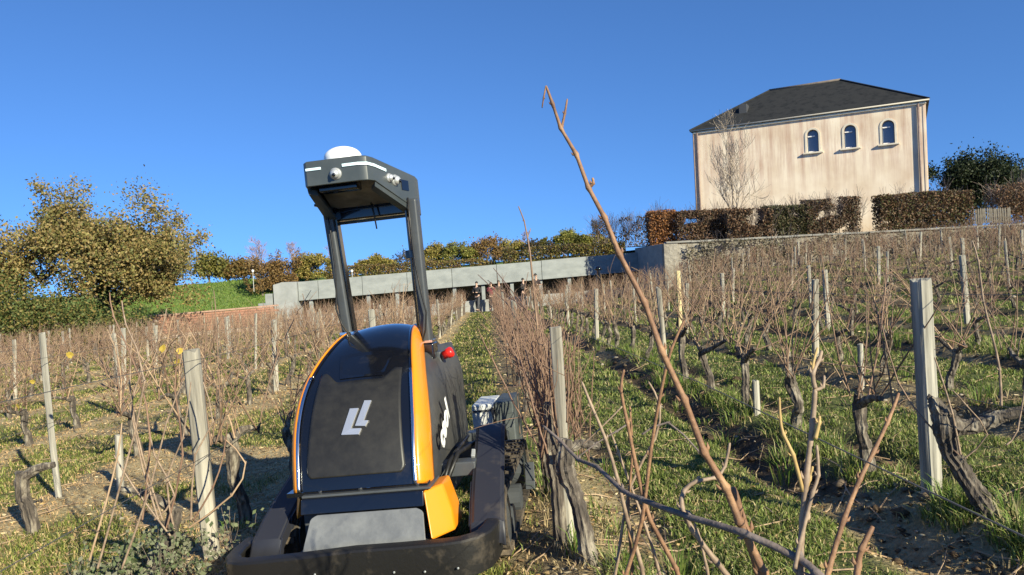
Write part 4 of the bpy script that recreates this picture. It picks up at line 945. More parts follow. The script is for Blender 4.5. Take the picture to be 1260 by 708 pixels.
# far vines: one mass of thin stems
fm = {m_trunk: MB(), m_cane: MB(), m_cane_r: MB()}
rf_ = np.random.RandomState(9); fv = []; ff = []; fcol = []
def far_tube(p, q, r0, r1, c):
    o = len(fv)
    for pt, r in ((p,r0),(q,r1)):
        for a in (0, 2.094, 4.189): fv.append((pt[0]+math.cos(a)*r, pt[1]+math.sin(a)*r, pt[2]))
        fcol.extend([c]*3)
    for a in range(3): b2 = (a+1) % 3; ff.append((o+a, o+b2, o+3+b2, o+3+a))
for (y, k, x) in far:
    z = gzs(x, y); h = rv.uniform(.48,.62); t = (x+rv.uniform(-.08,.08), y+rv.uniform(-.1,.1), z+h); c = (.10,.08,.065)
    far_tube((x,y,z-.05), t, .045, .05, c)
    far_tube(t, (t[0],t[1]+.35,t[2]+.06), .03, .02, c); far_tube(t, (t[0],t[1]-.35,t[2]+.06), .03, .02, c)
    for j in range(rv.randint(12,17)):
        p = (t[0]+rv.uniform(-.05,.05), t[1]+rv.uniform(-.35,.35), t[2]); c = rv.choice([(.20,.125,.085),(.27,.18,.125),(.13,.085,.06),(.36,.265,.165),(.24,.125,.085)])
        for s2 in range(3):
            q = (p[0]+rv.gauss(0,.09), p[1]+rv.gauss(0,.09), p[2]+rv.uniform(.12,.30)); far_tube(p, q, .0085-.002*s2, .0065-.002*s2, c)
            if rv.random() < .5: far_tube(q, (q[0]+rv.gauss(0,.13), q[1]+rv.gauss(0,.13), q[2]+rv.uniform(-.05,.18)), .005, .003, c)
            p = q
m_far = mat('far_vine_wood', (.2,.13,.1), None, .85, attr='tint')
tag(link('distant_grapevines', np_mesh('distant_grapevines', np.array(fv), np.array(ff), m_far, np.array(fcol))), 'distant rows of bare grapevines merging into a brown mass', 'grapevine', kind='stuff')

# ------------------------------------------------------------------ posts and wires
m_post = mat('weathered_post', (.11,.10,.085), (.50,.465,.395), .95, 22, 1.0, 80, stretch=(1,1,.05), c3=(.31,.29,.245), lo=.28, hi=.72, bdist=.006)
m_postb = mat('pale_post', (.12,.108,.09), (.45,.41,.335), .95, 16, 1.0, 60, stretch=(1,1,.06), bdist=.005)
m_posty = mat('new_yellow_post', (.48,.38,.20), (.60,.49,.28), .9, 6, .4, 30, stretch=(1,1,.1))
def post_mesh(w, d, h, m, round_=False, seed=0):
    r = random.Random(seed); mb = MB(); n = 16; zs = [-.35+(h+.35)*i/n for i in range(n+1)]; bow = r.uniform(-.012,.012)
    if round_: base = [(math.cos(a)*w/2, math.sin(a)*d/2) for a in np.linspace(0,2*math.pi,13)[:-1]]
    else:
        c = .16*min(w,d); base = [(-w/2+c,-d/2),(0,-d/2*1.02),(w/2-c,-d/2),(w/2,-d/2+c),(w/2*1.01,0),(w/2,d/2-c),(w/2-c,d/2),(0,d/2),(-w/2+c,d/2),(-w/2,d/2-c),(-w/2,0),(-w/2,-d/2+c)]
    ph = [r.uniform(.93,1.06) for _ in base]; k = len(base); st = [r.uniform(-.012,.008) for _ in base]
    for i, z in enumerate(zs):
        b2 = bow*math.sin(math.pi*i/n)
        for j, (x, y) in enumerate(base):
            q = ph[j]*(1+r.uniform(-.025,.025)); mb.v.append((x*q+b2, y*q, z+(st[j] if i == n else 0)))
    for i in range(n):
        for j in range(k): j2 = (j+1) % k; mb.f.append((i*k+j, i*k+j2, (i+1)*k+j2, (i+1)*k+j))
    mb.v.append((bow*0, 0, h+.006)); o = len(mb.v)-1
    for j in range(k): mb.f.append((n*k+j, n*k+(j+1) % k, o))
    return mb.mesh('post', m)
PM = [post_mesh(.075,.07,1.1,m_post,False,1), post_mesh(.065,.065,1.12,m_postb,True,2), post_mesh(.07,.06,1.05,m_postb,False,3), post_mesh(.055,.055,1.2,m_post,True,4), post_mesh(.08,.06,1.15,m_post,False,5)]
special = {(-1,3.75):(post_mesh(.078,.072,1.10,m_postb,False,11),-2.0,'thick pale grey post leaning left, nearest in the row left of the robot'),
           (1,3.62):(post_mesh(.082,.078,1.14,m_post,False,12),-1.0,'big square weathered grey post standing nearest at right'),
           (0,3.48):(post_mesh(.058,.058,1.07,m_postb,True,13),-1.5,'round peeled post rising beside the red canes right of the robot'),
           (-2,5.5):(post_mesh(.045,.045,1.24,m_post,True,14),-2.2,'thin tall post, nearest in the second row left of the robot'),
           (2,15.5):(post_mesh(.075,.075,1.32,m_posty,False,15),.3,'new yellow wooden post sticking up behind the big foreground cane')}
PGR = 'wooden trellis posts along the vine rows'
pc = {}
def post(x, y, me, lean, label):
    o = link('trellis_post', me); o.location = (x, y, plane(x,y)-.005); o.rotation_euler = (rv.gauss(0,.02), R_(lean), rv.uniform(-.25,.25)); o['label'] = label; o['category'] = 'post'; o['group'] = PGR
    return o
plist = []
for k in range(-15, 17):
    s = ROW0+PITCHR*k; ys = [yy for (kk, yy) in special if kk == k]; y = (ys[0] if ys and k != 2 else (4.0+5.2*rv.random() if k not in (2,3) else (9.15 if k == 2 else 6.9)))
    while y < row_end(k, s)+.6:
        yy = y; 
        if (k, round(y,2)) not in special: yy = y+rv.uniform(-.3,.3)
        x = s-SK*yy
        if inview(x, yy, plane(x,yy)+.9, 30, 30): plist.append((k, yy, x))
        y += 5.6
plist.append((2, 15.5, ROW0+2*PITCHR-SK*15.5))
seen = {}
for (k, y, x) in sorted(plist, key=lambda q: q[1]):
    i = seen.get(k, 0); seen[k] = i+1; sp = special.get((k, round(y,2)))
    if sp: post(x, y, sp[0], sp[1], sp[2]).rotation_euler.z = .12
    else: post(x, y, rv.choice(PM), rv.gauss(-.4,3.0), f"weathered wooden post, {ordn(i)} from the camera, in the {ROWN[k]}")
# broken short stakes
for (px, py, y, h, lab) in [(930,517,6.1,.33,'short cut stake beside a vine in the second row right'),(1060,460,7.3,.42,'short round stake between vines right of centre'),(148,590,5.7,.40,'broken pale stake low in the left vines')]:
    b = at(px, py, y); post(b.x, y, post_mesh(.055,.055,h,m_post,True,int(px)), rv.uniform(-3,3), lab)
for k in range(-4, 6):
    s = ROW0+PITCHR*k
    for h, nm in ((.58,'lower'),(1.06,'upper')):
        pts = []; y = -1.5
        while y < 40:
            x = s-SK*y+.045; pts.append((x, y, plane(x,y)+h+.012*math.sin(y*1.1))); y += 1.4
        o = MB().tube(pts, .0008 if k == 0 else .0018, 4).build('trellis_wire', m_wire); tag(o, f"{nm} thin steel wire strung along the {ROWN[k]}", 'wire', 'trellis wires')

# ------------------------------------------------------------------ special vines near the camera
def free_cane(parent, spec, r0, r1, m, node=1.3, sides=8, dens=3):
    P = [at(*q) for q in spec]; pts = []
    for i in range(len(P)-1):
        p0, p1, p2, p3 = P[max(i-1,0)], P[i], P[i+1], P[min(i+2,len(P)-1)]
        for j in range(dens):
            u = j/dens; pts.append(.5*((2*p1)+(-p0+p2)*u+(2*p0-5*p1+4*p2-p3)*u*u+(-p0+3*p1-3*p2+p3)*u**3))
    pts.append(P[-1]); n = len(pts); rr = []
    for i in range(n):
        f = i/(n-1); rr.append((r0+(r1-r0)*f)*(node if i % dens == 0 and 0 < i < n-1 else 1.0))
    # fine resample so the swellings stay local
    Q = []; RR = []
    for i in range(n-1):
        a, b2 = pts[i], pts[i+1]; ra, rb = r0+(r1-r0)*i/(n-1), r0+(r1-r0)*(i+1)/(n-1); L = (b2-a).length; e = min(.3, .006/max(L,1e-4))
        isn = (i % dens == 0) and i > 0; isn2 = ((i+1) % dens == 0) and i+1 < n-1
        Q += [a, a.lerp(b2,e), a.lerp(b2,1-e)]; RR += [ra*(node if isn else 1), ra*(1.06 if isn else 1), rb*(1.04 if isn2 else 1)]
    Q.append(pts[-1]); RR.append(r1*.7)
    mbc = MB().tube(Q, RR, sides)
    if dens <= 2:
        for i in range(dens, n-1, dens):   # buds beside the nodes
            tdir = (pts[i+1]-pts[i]).normalized(); sd_ = tdir.cross(Vector((0,1,0))).normalized()*(1 if (i//dens) % 2 else -1); rb_ = r0+(r1-r0)*i/(n-1)
            mbc.tube([pts[i]+sd_*rb_*.6, pts[i]+sd_*rb_*1.7+tdir*rb_*.8, pts[i]+sd_*rb_*2.0+tdir*rb_*2.4], [rb_*.75, rb_*.6, rb_*.12], 6)
    o = mbc.build('cane', m, None, smooth=True, fix=False)
    o.parent = parent; o.location = -Vector(parent.location); return o
m_fcane = mat('foreground_cane', (.12,.062,.04), (.40,.235,.125), .6, 38, .5, 220, c3=(.24,.132,.076), bdist=.002, spec=.3, lo=.3, hi=.72)
m_fdark = mat('old_dark_wood', (.10,.075,.065), (.20,.16,.145), .85, 40, .6, 200, bdist=.002)
m_ftan = mat('grey_tan_cane', (.17,.115,.08), (.36,.26,.18), .6, 30, .3, 160, bdist=.0015)
m_fyel = mat('yellow_shoot', (.34,.22,.08), (.46,.32,.13), .6, 30)
def fvine(x, y, label):
    v = tag(empty('grapevine', (x, y, gzs(x, y))), label, 'grapevine', VG); return v
f0 = fvine(ROW0-.03+.02, .88, 'foreground grapevine whose thick reddish cane crosses the sky')
tm = make_trunk([(0,0,-.1),(.01,.02,.15),(-.02,-.02,.34),(.0,.0,.46)], [.05,.042,.038,.03], 12, 4, 77).build('trunk', m_trunk, f0, smooth=True)
F = lambda spec, r0, r1, m, **kw: free_cane(f0, spec, r0, r1, m, **kw)
F([(985,800,.85),(940,705,.80),(910,642,.80),(893,600,.80),(866,556,.80),(842,492,.80),(814,432,.80),(793,372,.805),(762,313,.81),(744,268,.815),(724,231,.82),(709,190,.825),(690,158,.83),(680,128,.83),(672,106,.835)], .0044, .0014, m_fcane, dens=1, node=1.5)
F([(691,158,.83),(695,140,.832),(698,122,.835)], .0016, .0010, m_fcane, dens=2)
F([(672,106,.835),(669,120,.835),(667,133,.84)], .0010, .0007, m_fcane, dens=2)
F([(725,230,.82),(730,226,.818),(729,219,.818)], .0022, .0014, m_fcane, dens=2)
F([(960,830,.86),(938,720,.84),(918,655,.83),(902,600,.83)], .0055, .0042, m_fcane, dens=2)
F([(1080,770,.68),(1005,706,.72),(985,689,.74),(915,656,.78),(850,637,.84),(790,615,.92),(765,603,.96),(735,575,1.03),(712,566,1.08),(690,543,1.12),(668,524,1.15)], .0044, .0022, m_fdark, dens=2, node=1.25)
F([(905,720,.86),(880,690,.86),(852,652,.86),(839,625,.86),(842,604,.87),(858,592,.87),(880,588,.87),(892,574,.88),(898,545,.88)], .0036, .0017, m_ftan, dens=2)
F([(1000,800,.72),(985,706,.74),(988,640,.75),(992,590,.75),(1000,520,.76),(1003,478,.76)], .0039, .0026, m_ftan, dens=2)
F([(1003,478,.76),(1000,460,.76),(1008,443,.765),(1011,432,.77)], .0026, .0018, m_ftan, dens=2)
F([(1003,480,.76),(1013,476,.76),(1014,462,.762)], .0020, .0014, m_ftan, dens=2)
F([(1001,470,.76),(1000,450,.762),(1006,428,.765)], .0016, .0014, m_fyel, dens=2)
F([(988,605,.75),(976,560,.75),(964,535,.752),(960,515,.755),(959,489,.757)], .0022, .0013, m_fyel, dens=2)
F([(978,700,.735),(984,670,.74),(1000,606,.745),(1007,585,.746),(1005,548,.75)], .0024, .0016, m_ftan, dens=2)
F([(990,605,.75),(996,590,.75),(1000,574,.75)], .0024, .0014, m_fyel, dens=2)
F([(1003,540,.752),(1008,520,.752),(1008,512,.752)], .0024, .0015, m_fyel, dens=2)
F([(1010,740,.80),(1020,700,.81),(1038,640,.82),(1058,590,.83),(1075,556,.84),(1092,520,.85),(1106,484,.86)], .0034, .0020, m_fcane, dens=2)
F([(1050,740,.7),(1056,695,.71),(1060,676,.71),(1074,648,.715)], .0034, .0026, m_fcane, dens=2)
F([(880,760,.9),(870,700,.9),(858,650,.9)], .0022, .0014, m_ftan, dens=2)
f1 = fvine(ROW0-.05, 1.72, 'second foreground grapevine with slim upright canes right of centre')
make_trunk([(0,0,-.1),(.02,.03,.15),(-.01,-.02,.36),(.0,.0,.52)], [.05,.042,.038,.032], 12, 4, 78).build('trunk', m_trunk, f1, smooth=True)
F1 = lambda spec, r0, r1, m, **kw: free_cane(f1, spec, r0, r1, m, **kw)
for spec, r0, r1, m in [
 ([(742,790,1.70),(770,708,1.68),(790,640,1.66),(800,560,1.64),(812,488,1.62),(826,430,1.6),(842,395,1.6)], .0052, .0028, m_fcane),
 ([(800,780,1.72),(790,700,1.7),(772,640,1.68),(760,590,1.66),(745,540,1.66),(728,500,1.66),(716,470,1.66)], .0055, .0028, m_ftan),
 ([(850,770,1.7),(832,700,1.68),(800,640,1.66),(783,575,1.66),(772,520,1.66),(764,480,1.66),(768,455,1.66)], .0058, .0030, m_fcane),
 ([(765,800,1.75),(778,700,1.72),(772,640,1.7),(778,560,1.7),(775,500,1.7)], .0042, .0024, m_fcane),
 ([(740,800,1.75),(760,690,1.72),(775,600,1.7),(806,540,1.7),(812,500,1.7),(798,470,1.7)], .0042, .0022, m_ftan),
 ([(826,780,1.7),(812,708,1.7),(795,650,1.7),(762,560,1.72),(750,528,1.72)], .0044, .0022, m_ftan),
 ([(766,500,1.66),(738,528,1.67),(716,548,1.68)], .0020, .0014, m_ftan),
 ([(775,520,1.66),(760,530,1.66),(735,545,1.66),(712,562,1.66)], .0022, .0015, m_fdark),
 ([(790,535,1.64),(822,520,1.63),(860,556,1.6),(880,580,1.58)], .0024, .0016, m_fdark)]:
    F1(spec, r0, r1, m, dens=2)
# C-row hero: double trunk by the peeled post
hx, hy = ROW0-.10, 3.22
h0 = fvine(hx-.0, hy, 'old double-trunked grapevine at the foot of the peeled round post')
make_trunk([(.06,-.05,-.10),(.045,-.02,.10),(.01,0,.30),(-.03,.0,.42),(-.02,.0,.55)], [.042,.036,.032,.042,.028], 14, 5, 81).build('trunk', m_trunk, h0)
make_trunk([(-.05,.22,-.08),(-.055,.24,.25),(-.07,.25,.45),(-.075,.27,.66)], [.036,.032,.036,.024], 14, 5, 82).build('trunk', m_trunk, h0)
make_trunk([(-.02,.0,.50),(.05,.02,.52),(.13,.03,.50)], [.024,.02,.014], 10, 4, 83).build('arm', m_trunk, h0)
for j in range(62):
    c = bpy.data.objects.new('cane', rv.choice(CR)); COL.objects.link(c); c.parent = h0; c.location = (rv.uniform(-.13,.0), rv.uniform(.12,1.1), rv.uniform(.30,.62)); c.rotation_euler = (rv.gauss(0,.12), rv.gauss(-.05,.12), rv.uniform(0,6.28)); c.scale = (1.15,1.15,rv.uniform(.6,.95))
# tall lone shoot from this row
free_cane(h0, [(664,470,4.6),(661,400,4.6),(655,340,4.6),(652,310,4.6),(649,292,4.6),(645,272,4.6),(638,254,4.6)], .007, .0035, m_cane, dens=1)
free_cane(h0, [(649,292,4.6),(652,285,4.6),(653,281,4.6)], .0035, .002, m_cane, dens=1)
# bundle of red canes leaning left at the head of the row
for j, sp in enumerate([[(700,470,5.2),(660,395,5.6),(630,368,6),(600,345,6.4)],[(690,450,5.2),(655,392,5.6),(625,352,6),(607,330,6.4)],[(680,480,5),(650,420,5.4),(625,375,5.8),(588,338,6.2)],[(700,500,5),(668,420,5.2),(640,380,5.6),(618,345,6)]]):
    free_cane(h0, sp, .006, .003, m_cane_r, dens=2, sides=6)
# R1 hero: leaning old trunk with a long arm, right edge
gx0 = at(1214, 662, 3.2); r1 = fvine(gx0.x, 3.2, 'thick old grapevine with twisted leaning trunk beside the big square post')
make_trunk([(.03,-.02,-.08),(.0,.0,.04),(-.06,.03,.16),(-.115,.05,.28),(-.135,.05,.40),(-.13,.05,.47)], [.05,.042,.036,.036,.05,.034], 16, 5, 85).build('trunk', m_trunk, r1)
make_trunk([(-.13,.05,.40),(-.03,.04,.385),(.07,.0,.43),(.16,-.05,.47)], [.045,.034,.028,.016], 10, 4, 86).build('arm', m_trunk, r1)
make_trunk([(-.13,.05,.42),(-.16,.06,.47),(-.17,.07,.52)], [.04,.032,.02], 10, 4, 87).build('arm', m_trunk, r1)
for spec, r0, rr, m in [([(1232,500,3.2),(1230,455,3.2),(1221,414,3.2),(1210,371,3.2),(1204,322,3.2),(1196,296,3.2)], .006, .003, m_ftan),
  ([(1182,560,3.2),(1172,510,3.2),(1160,470,3.2),(1150,440,3.2)], .005, .003, m_ftan), ([(1186,565,3.2),(1215,535,3.15),(1190,500,3.1),(1172,480,3.1)], .0035, .002, m_ftan),
  ([(1238,548,3.1),(1252,530,3.1),(1262,470,3.1)], .004, .003, m_ftan), ([(1180,560,3.2),(1140,520,3.3),(1105,470,3.4),(1085,400,3.5)], .0045, .0025, m_cane)]:
    free_cane(r1, spec, r0, rr, m, dens=2, sides=6)
# L1 hero: canes round the thick left post, L2 stump
l1 = fvine(ROW0-PITCHR-.1-.08, 3.45, 'tangled vine with tall tan canes round the thick left post')
make_trunk([(-.12,-.1,-.1),(-.06,-.05,.10),(.0,.0,.24),(.03,.02,.36)], [.045,.036,.034,.03], 12, 4, 88).build('trunk', m_trunk, l1)
make_trunk([(.03,.02,.33),(-.1,.04,.42),(-.25,.05,.45)], [.024,.018,.012], 9, 4, 89).build('arm', m_trunk, l1)
for spec in [[(238,640,3.5),(262,600,3.5),(275,560,3.5),(280,520,3.5)],[(232,650,3.5),(285,610,3.5),(302,570,3.5),(276,540,3.5)],[(200,640,3.4),(175,560,3.4),(160,480,3.4),(163,410,3.4)],[(205,650,3.4),(225,560,3.4),(215,480,3.4),(220,430,3.4)],[(175,640,3.4),(185,540,3.4),(170,460,3.4),(140,390,3.4),(135,360,3.4)],[(150,700,3.2),(185,600,3.2),(205,520,3.2),(225,470,3.2)],[(120,700,3.2),(150,590,3.2),(178,470,3.2),(155,400,3.2),(150,370,3.2)],[(190,640,3.4),(215,610,3.4),(190,560,3.4),(183,520,3.4)],[(110,690,3.1),(130,620,3.1),(145,560,3.1),(150,520,3.1)],[(235,640,3.5),(240,560,3.5),(262,520,3.5),(250,470,3.5)],[(215,655,3.4),(205,590,3.4),(225,540,3.4),(235,470,3.4)],[(210,660,3.4),(165,600,3.4),(140,560,3.4)],[(195,640,3.4),(160,500,3.4),(195,420,3.4),(205,380,3.4)]]:
    free_cane(l1, spec, .0052, .0028, rv.choice([m_ftan,m_cane_t,m_cane_r,m_ftan]), dens=2, sides=6)
g2 = at(42, 655, 4.7); l2 = fvine(g2.x, 4.7, 'stocky grey stump with a thick sideways arm at the lower left')
make_trunk([(0,0,-.1),(-.02,0,.12),(-.06,0,.26),(-.05,0,.40)], [.042,.038,.038,.04], 12, 4, 91).build('trunk', m_trunk, l2)
make_trunk([(-.06,0,.36),(.05,.0,.42),(.16,.0,.44)], [.034,.028,.018], 10, 4, 92).build('arm', m_trunk, l2)
# yellow leaves still hanging
m_yl = mat('yellow_vine_leaf', (.56,.38,.05), (.66,.48,.09), .6, 20, transl=.35)
lf = MB(); outl = [(0,-.045),(.03,-.06),(.05,-.04),(.06,-.01),(.052,.015),(.05,.04),(.022,.05),(0,.075),(-.022,.055),(-.045,.045),(-.05,.012),(-.062,-.005),(-.05,-.04),(-.03,-.055)]
lf.v = [(x,z*.25*abs(x)*10,z) for x, z in outl]+[(0,.008,0)]; n = len(outl); lf.f = [(i,(i+1) % n,n) for i in range(n)]
lme = lf.mesh('leaf', m_yl)
for (px, py, y, sc) in [(200,429,3.4,.30),(218,446,3.4,.27),(221,432,3.4,.24),(40,470,3.6,.2),(22,500,3.6,.2),(86,437,4.6,.35)]:
    o = link('leaf', lme, l1); o.location = at(px,py,y)-Vector(l1.location); o.rotation_euler = (rv.uniform(-.6,.6),rv.uniform(-1,1),rv.uniform(-.8,.8)); o.scale = (sc,)*3

# ------------------------------------------------------------------ people by the pavilion
m_skin = mat('skin', (.50,.32,.24), None, .6)
def skin_mesh(name, pts, eds, m, parent, sub=1, root=0):
    me = bpy.data.meshes.new(name); me.from_pydata([p[:3] for p in pts], eds, []); me.materials.append(m)
    o = bpy.data.objects.new(name, me); COL.objects.link(o); o.parent = parent
    sk = o.modifiers.new('sk', 'SKIN'); sk.use_smooth_shade = True; q = o.modifiers.new('ss', 'SUBSURF'); q.levels = sub; q.render_levels = sub
    for i, p in enumerate(pts):
        r = p[3]; me.skin_vertices[0].data[i].radius = (r[0], r[1]) if isinstance(r, tuple) else (r, r)
        me.skin_vertices[0].data[i].use_root = (i == root)
    return o
def person(px, y, label, jacket, trousers, hair, h=1.74, face=0.0, pose='hands', dz=0.0, stride=.09):
    x = at(px, 380, y).x; k = h/1.74
    P = tag(empty('person', (x, y, plane(x, y)+.02+dz), face), label, 'person'); P.scale = (k,k,k)
    mj = mat('jacket_cloth', jacket, None, .8); mt = mat('trouser_cloth', trousers, None, .85); mh = mat('hair', hair, None, .6); ms = mat('shoe_leather', (.03,.025,.02), None, .6)
    fy = -1  # facing the camera side
    hands = {'hands': ((.10,-.27,1.12),(-.10,-.27,1.12)), 'face': ((.07,-.22,1.46),(-.09,-.22,1.46)), 'down': ((.25,-.04,.80),(-.25,-.04,.80)), 'fold': ((-.12,-.22,1.16),(.12,-.24,1.14))}[pose]
    elb = {'hands': ((.27,-.03,1.12),(-.27,-.03,1.12)), 'face': ((.26,-.14,1.18),(-.26,-.14,1.18)), 'down': ((.25,.03,1.10),(-.25,.03,1.10)), 'fold': ((.27,-.06,1.14),(-.27,-.06,1.14))}[pose]
    ft = ((.10+.02,-stride,.05),(-.10-.02,stride,.05)); kn = ((.10,-stride*.6-.02,.48),(-.10,stride*.4-.02,.48))
    body = [(0,0,.93,(.13,.09)),(0,0,1.12,(.12,.085)),(0,0,1.32,(.15,.09)),(0,-.01,1.46,.055),(0,-.015,1.55,.06),(0,-.02,1.63,(.075,.09)),(0,-.02,1.70,.055)]
    e = [(0,1),(1,2),(2,3),(3,4),(4,5),(5,6)]
    for s in (0, 1):
        sx = 1 if s == 0 else -1; b0 = len(body)
        body += [(sx*.17,0,1.38,.05),(*elb[s],.038),(*hands[s],.03),(hands[s][0]-sx*.03,hands[s][1]-.06,hands[s][2]+.02,.025)]; e += [(2,b0),(b0,b0+1),(b0+1,b0+2),(b0+2,b0+3)]
        b0 = len(body); body += [(sx*.095,0,.86,.075),(*kn[s],.055),(ft[s][0],ft[s][1],.10,.038),(ft[s][0],ft[s][1]-.13,.04,.035)]; e += [(0,b0),(b0,b0+1),(b0+1,b0+2),(b0+2,b0+3)]
    skin_mesh('body', body, e, m_skin, P)
    j = [(0,0,.86,(.165,.12)),(0,0,1.02,(.15,.115)),(0,0,1.20,(.16,.115)),(0,0,1.36,(.165,.11)),(0,-.005,1.47,.075)]; je = [(0,1),(1,2),(2,3),(3,4)]
    for s in (0, 1):
        sx = 1 if s == 0 else -1; b0 = len(j); wr = tuple(elb[s][i]*.15+hands[s][i]*.85 for i in range(3))
        j += [(sx*.19,0,1.38,.07),(*elb[s],.058),(*wr,.046)]; je += [(3,b0),(b0,b0+1),(b0+1,b0+2)]
    skin_mesh('jacket', j, je, mj, P)
    t = [(0,0,.92,(.15,.11))]; te = []
    for s in (0, 1):
        sx = 1 if s == 0 else -1; b0 = len(t); t += [(sx*.095,0,.82,.095),(*kn[s],.072),(ft[s][0],ft[s][1],.12,.058)]; te += [(0,b0),(b0,b0+1),(b0+1,b0+2)]
    skin_mesh('trousers', t, te, mt, P)
    for s in (0, 1): skin_mesh('shoe', [(ft[s][0],ft[s][1]+.03,.055,.05),(ft[s][0],ft[s][1]-.08,.045,.048),(ft[s][0],ft[s][1]-.17,.035,.038)], [(0,1),(1,2)], ms, P)
    hr = MB(); hr.lathe([(.088*math.cos(a),.105*math.sin(a)) for a in np.linspace(-.2,1.5,8)], (0,.005,1.665), 14).build('hair', mh, P, smooth=True)
    MB().lathe([(.012,0),(.016,.02),(.006,.045)], (0,-.118,1.60), 6).build('nose', m_skin, P, smooth=True)
    for sx in (-.032,.032): MB().box((sx,-.098,1.648), (.018,.01,.009)).build('eye', m_lens, P)
    return P
person(588, 44.1, 'person in dark jacket and patterned grey trousers standing apart at left of the path', (.022,.022,.026), (.06,.06,.07), (.02,.016,.014), 1.78, R_(-25), 'hands', stride=.14)
person(605.5, 43.8, 'person in burgundy jacket with hands raised to the face', (.14,.012,.03), (.02,.02,.024), (.10,.06,.04), 1.66, R_(10), 'face', stride=.03)
person(615, 44.0, 'person in black coat and dark blue trousers right beside the burgundy jacket', (.018,.018,.02), (.015,.018,.035), (.025,.018,.015), 1.74, R_(30), 'fold', stride=.05)
person(645, 43.6, 'person in black bending shape half hidden behind the red canes', (.012,.012,.016), (.02,.02,.03), (.02,.016,.014), 1.74, R_(60), 'hands')
person(661, 43.2, 'tall person in dark coat standing behind the vines right of the red canes', (.025,.016,.018), (.03,.03,.05), (.018,.015,.014), 1.88, R_(40), 'fold', dz=.05)
# dark hooded stake sticking out above the vines
b = at(741, 357, 30); st = tag(empty('capped_stake', (b.x, 30, plane(b.x,30))), 'slanting dark stake with a round black cap above the vines', 'stake')
tp = at(736, 331, 30); MB().tube([(0,0,-.2), tuple(tp-Vector(st.location))], [.06,.07], 8).build('shaft', m_gloss, st); MB().lathe([(.0,-.06),(.13,-.05),(.15,.0),(.11,.09),(0,.12)], tuple(tp-Vector(st.location)), 12).build('cap', m_lens, st, smooth=True)

# ------------------------------------------------------------------ grass, litter, clods
def scatter(n, y0, y1, rs, power=1.0, hw=1.0):
    u = rs.uniform(0, 1, n); y = y0*(y1/y0)**(u**power); x = y*rs.uniform(-hw, hw, n); return x, y
rs = np.random.RandomState(5)
def blades(n, y0, y1, seed, hmin, hmax, three=True, lane_boost=None, power=1.0):
    rs = np.random.RandomState(seed); x, y = scatter(n, y0, y1, rs, power); g, lit, soil = masks(x, y)
    cl = fbm(x*5+3, y*5, 2)
    straw = (rs.uniform(0,1,n) < np.where(x+SK*y < .25, .35*lit, .05+.06*g)); keep = (rs.uniform(0,1,n) < np.clip(g*1.3*sst(.22,.55,cl), 0, 1)) | straw
    ok = (y < np.where(x > 7, 37.4, 42.6)); keep &= ok
    x, y, g, straw = x[keep], y[keep], g[keep], straw[keep]; n = len(x); z = gz(x, y)
    ds, k, s = rowd(x, y); tall = (np.abs(ds) < .28)*(s > .2)*(fbm(x*2.1, y*2.1+4, 2) > .45)
    h = rs.uniform(hmin, hmax, n)*(1-.45*straw)*(1+1.6*tall)*(.7+.6*fbm(x*1.3, y*1.3, 2)); w = np.maximum(.0030, .00062*y)*rs.uniform(.7,1.4,n)
    a = rs.uniform(0, 2*np.pi, n); dx, dy = np.cos(a), np.sin(a); ln = rs.uniform(.15,1.5,n)*h
    b = rs.uniform(0, 2*np.pi, n); lx, ly = np.cos(b)*ln, np.sin(b)*ln
    p0 = np.stack([x-dx*w, y-dy*w, z-.01], 1); p1 = np.stack([x+dx*w, y+dy*w, z-.01], 1)
    m0 = np.stack([x+lx*.35-dx*w*.8, y+ly*.35-dy*w*.8, z+h*.62], 1); m1 = np.stack([x+lx*.35+dx*w*.8, y+ly*.35+dy*w*.8, z+h*.62], 1)
    t = np.stack([x+lx, y+ly, z+h*.95], 1)
    v = np.stack([p0,p1,m1,m0,t], 1).reshape(-1,3); o = np.arange(n)[:,None]*5
    f = np.concatenate([o+np.array([[0,1,2]]), o+np.array([[0,2,3]]), o+np.array([[3,2,4]])], 0)
    base = np.array([(.15,.20,.042),(.24,.285,.075),(.07,.105,.024),(.35,.35,.14),(.46,.38,.19)]); i = rs.choice(5, n, p=[.32,.24,.2,.13,.11]); c = base[i]*rs.uniform(.8,1.2,(n,1))
    c = np.where(straw[:,None], np.array([.42,.32,.17])*rs.uniform(.6,1.3,(n,1)), c); dry = (x+SK*y < .2)[:,None]; c = np.where(dry, c*np.array([1.15,1.02,1.0]), c)
    return v, f, np.repeat(c, 5, 0)
m_grass = mat('grass_blades', (1,1,1), None, .55, attr='tint', transl=.3, spec=.3)
for nm, a in (('turf_grass', (460000,1.4,9,41,.014,.046)), ('far_turf_grass', (270000,9,43,42,.02,.06))):
    v, f, c = blades(*a); tag(link(nm, np_mesh(nm, v, f, m_grass, c)), 'short green grass between the near vine rows' if nm == 'turf_grass' else 'grass strips between the farther vine rows', 'grass', kind='stuff')
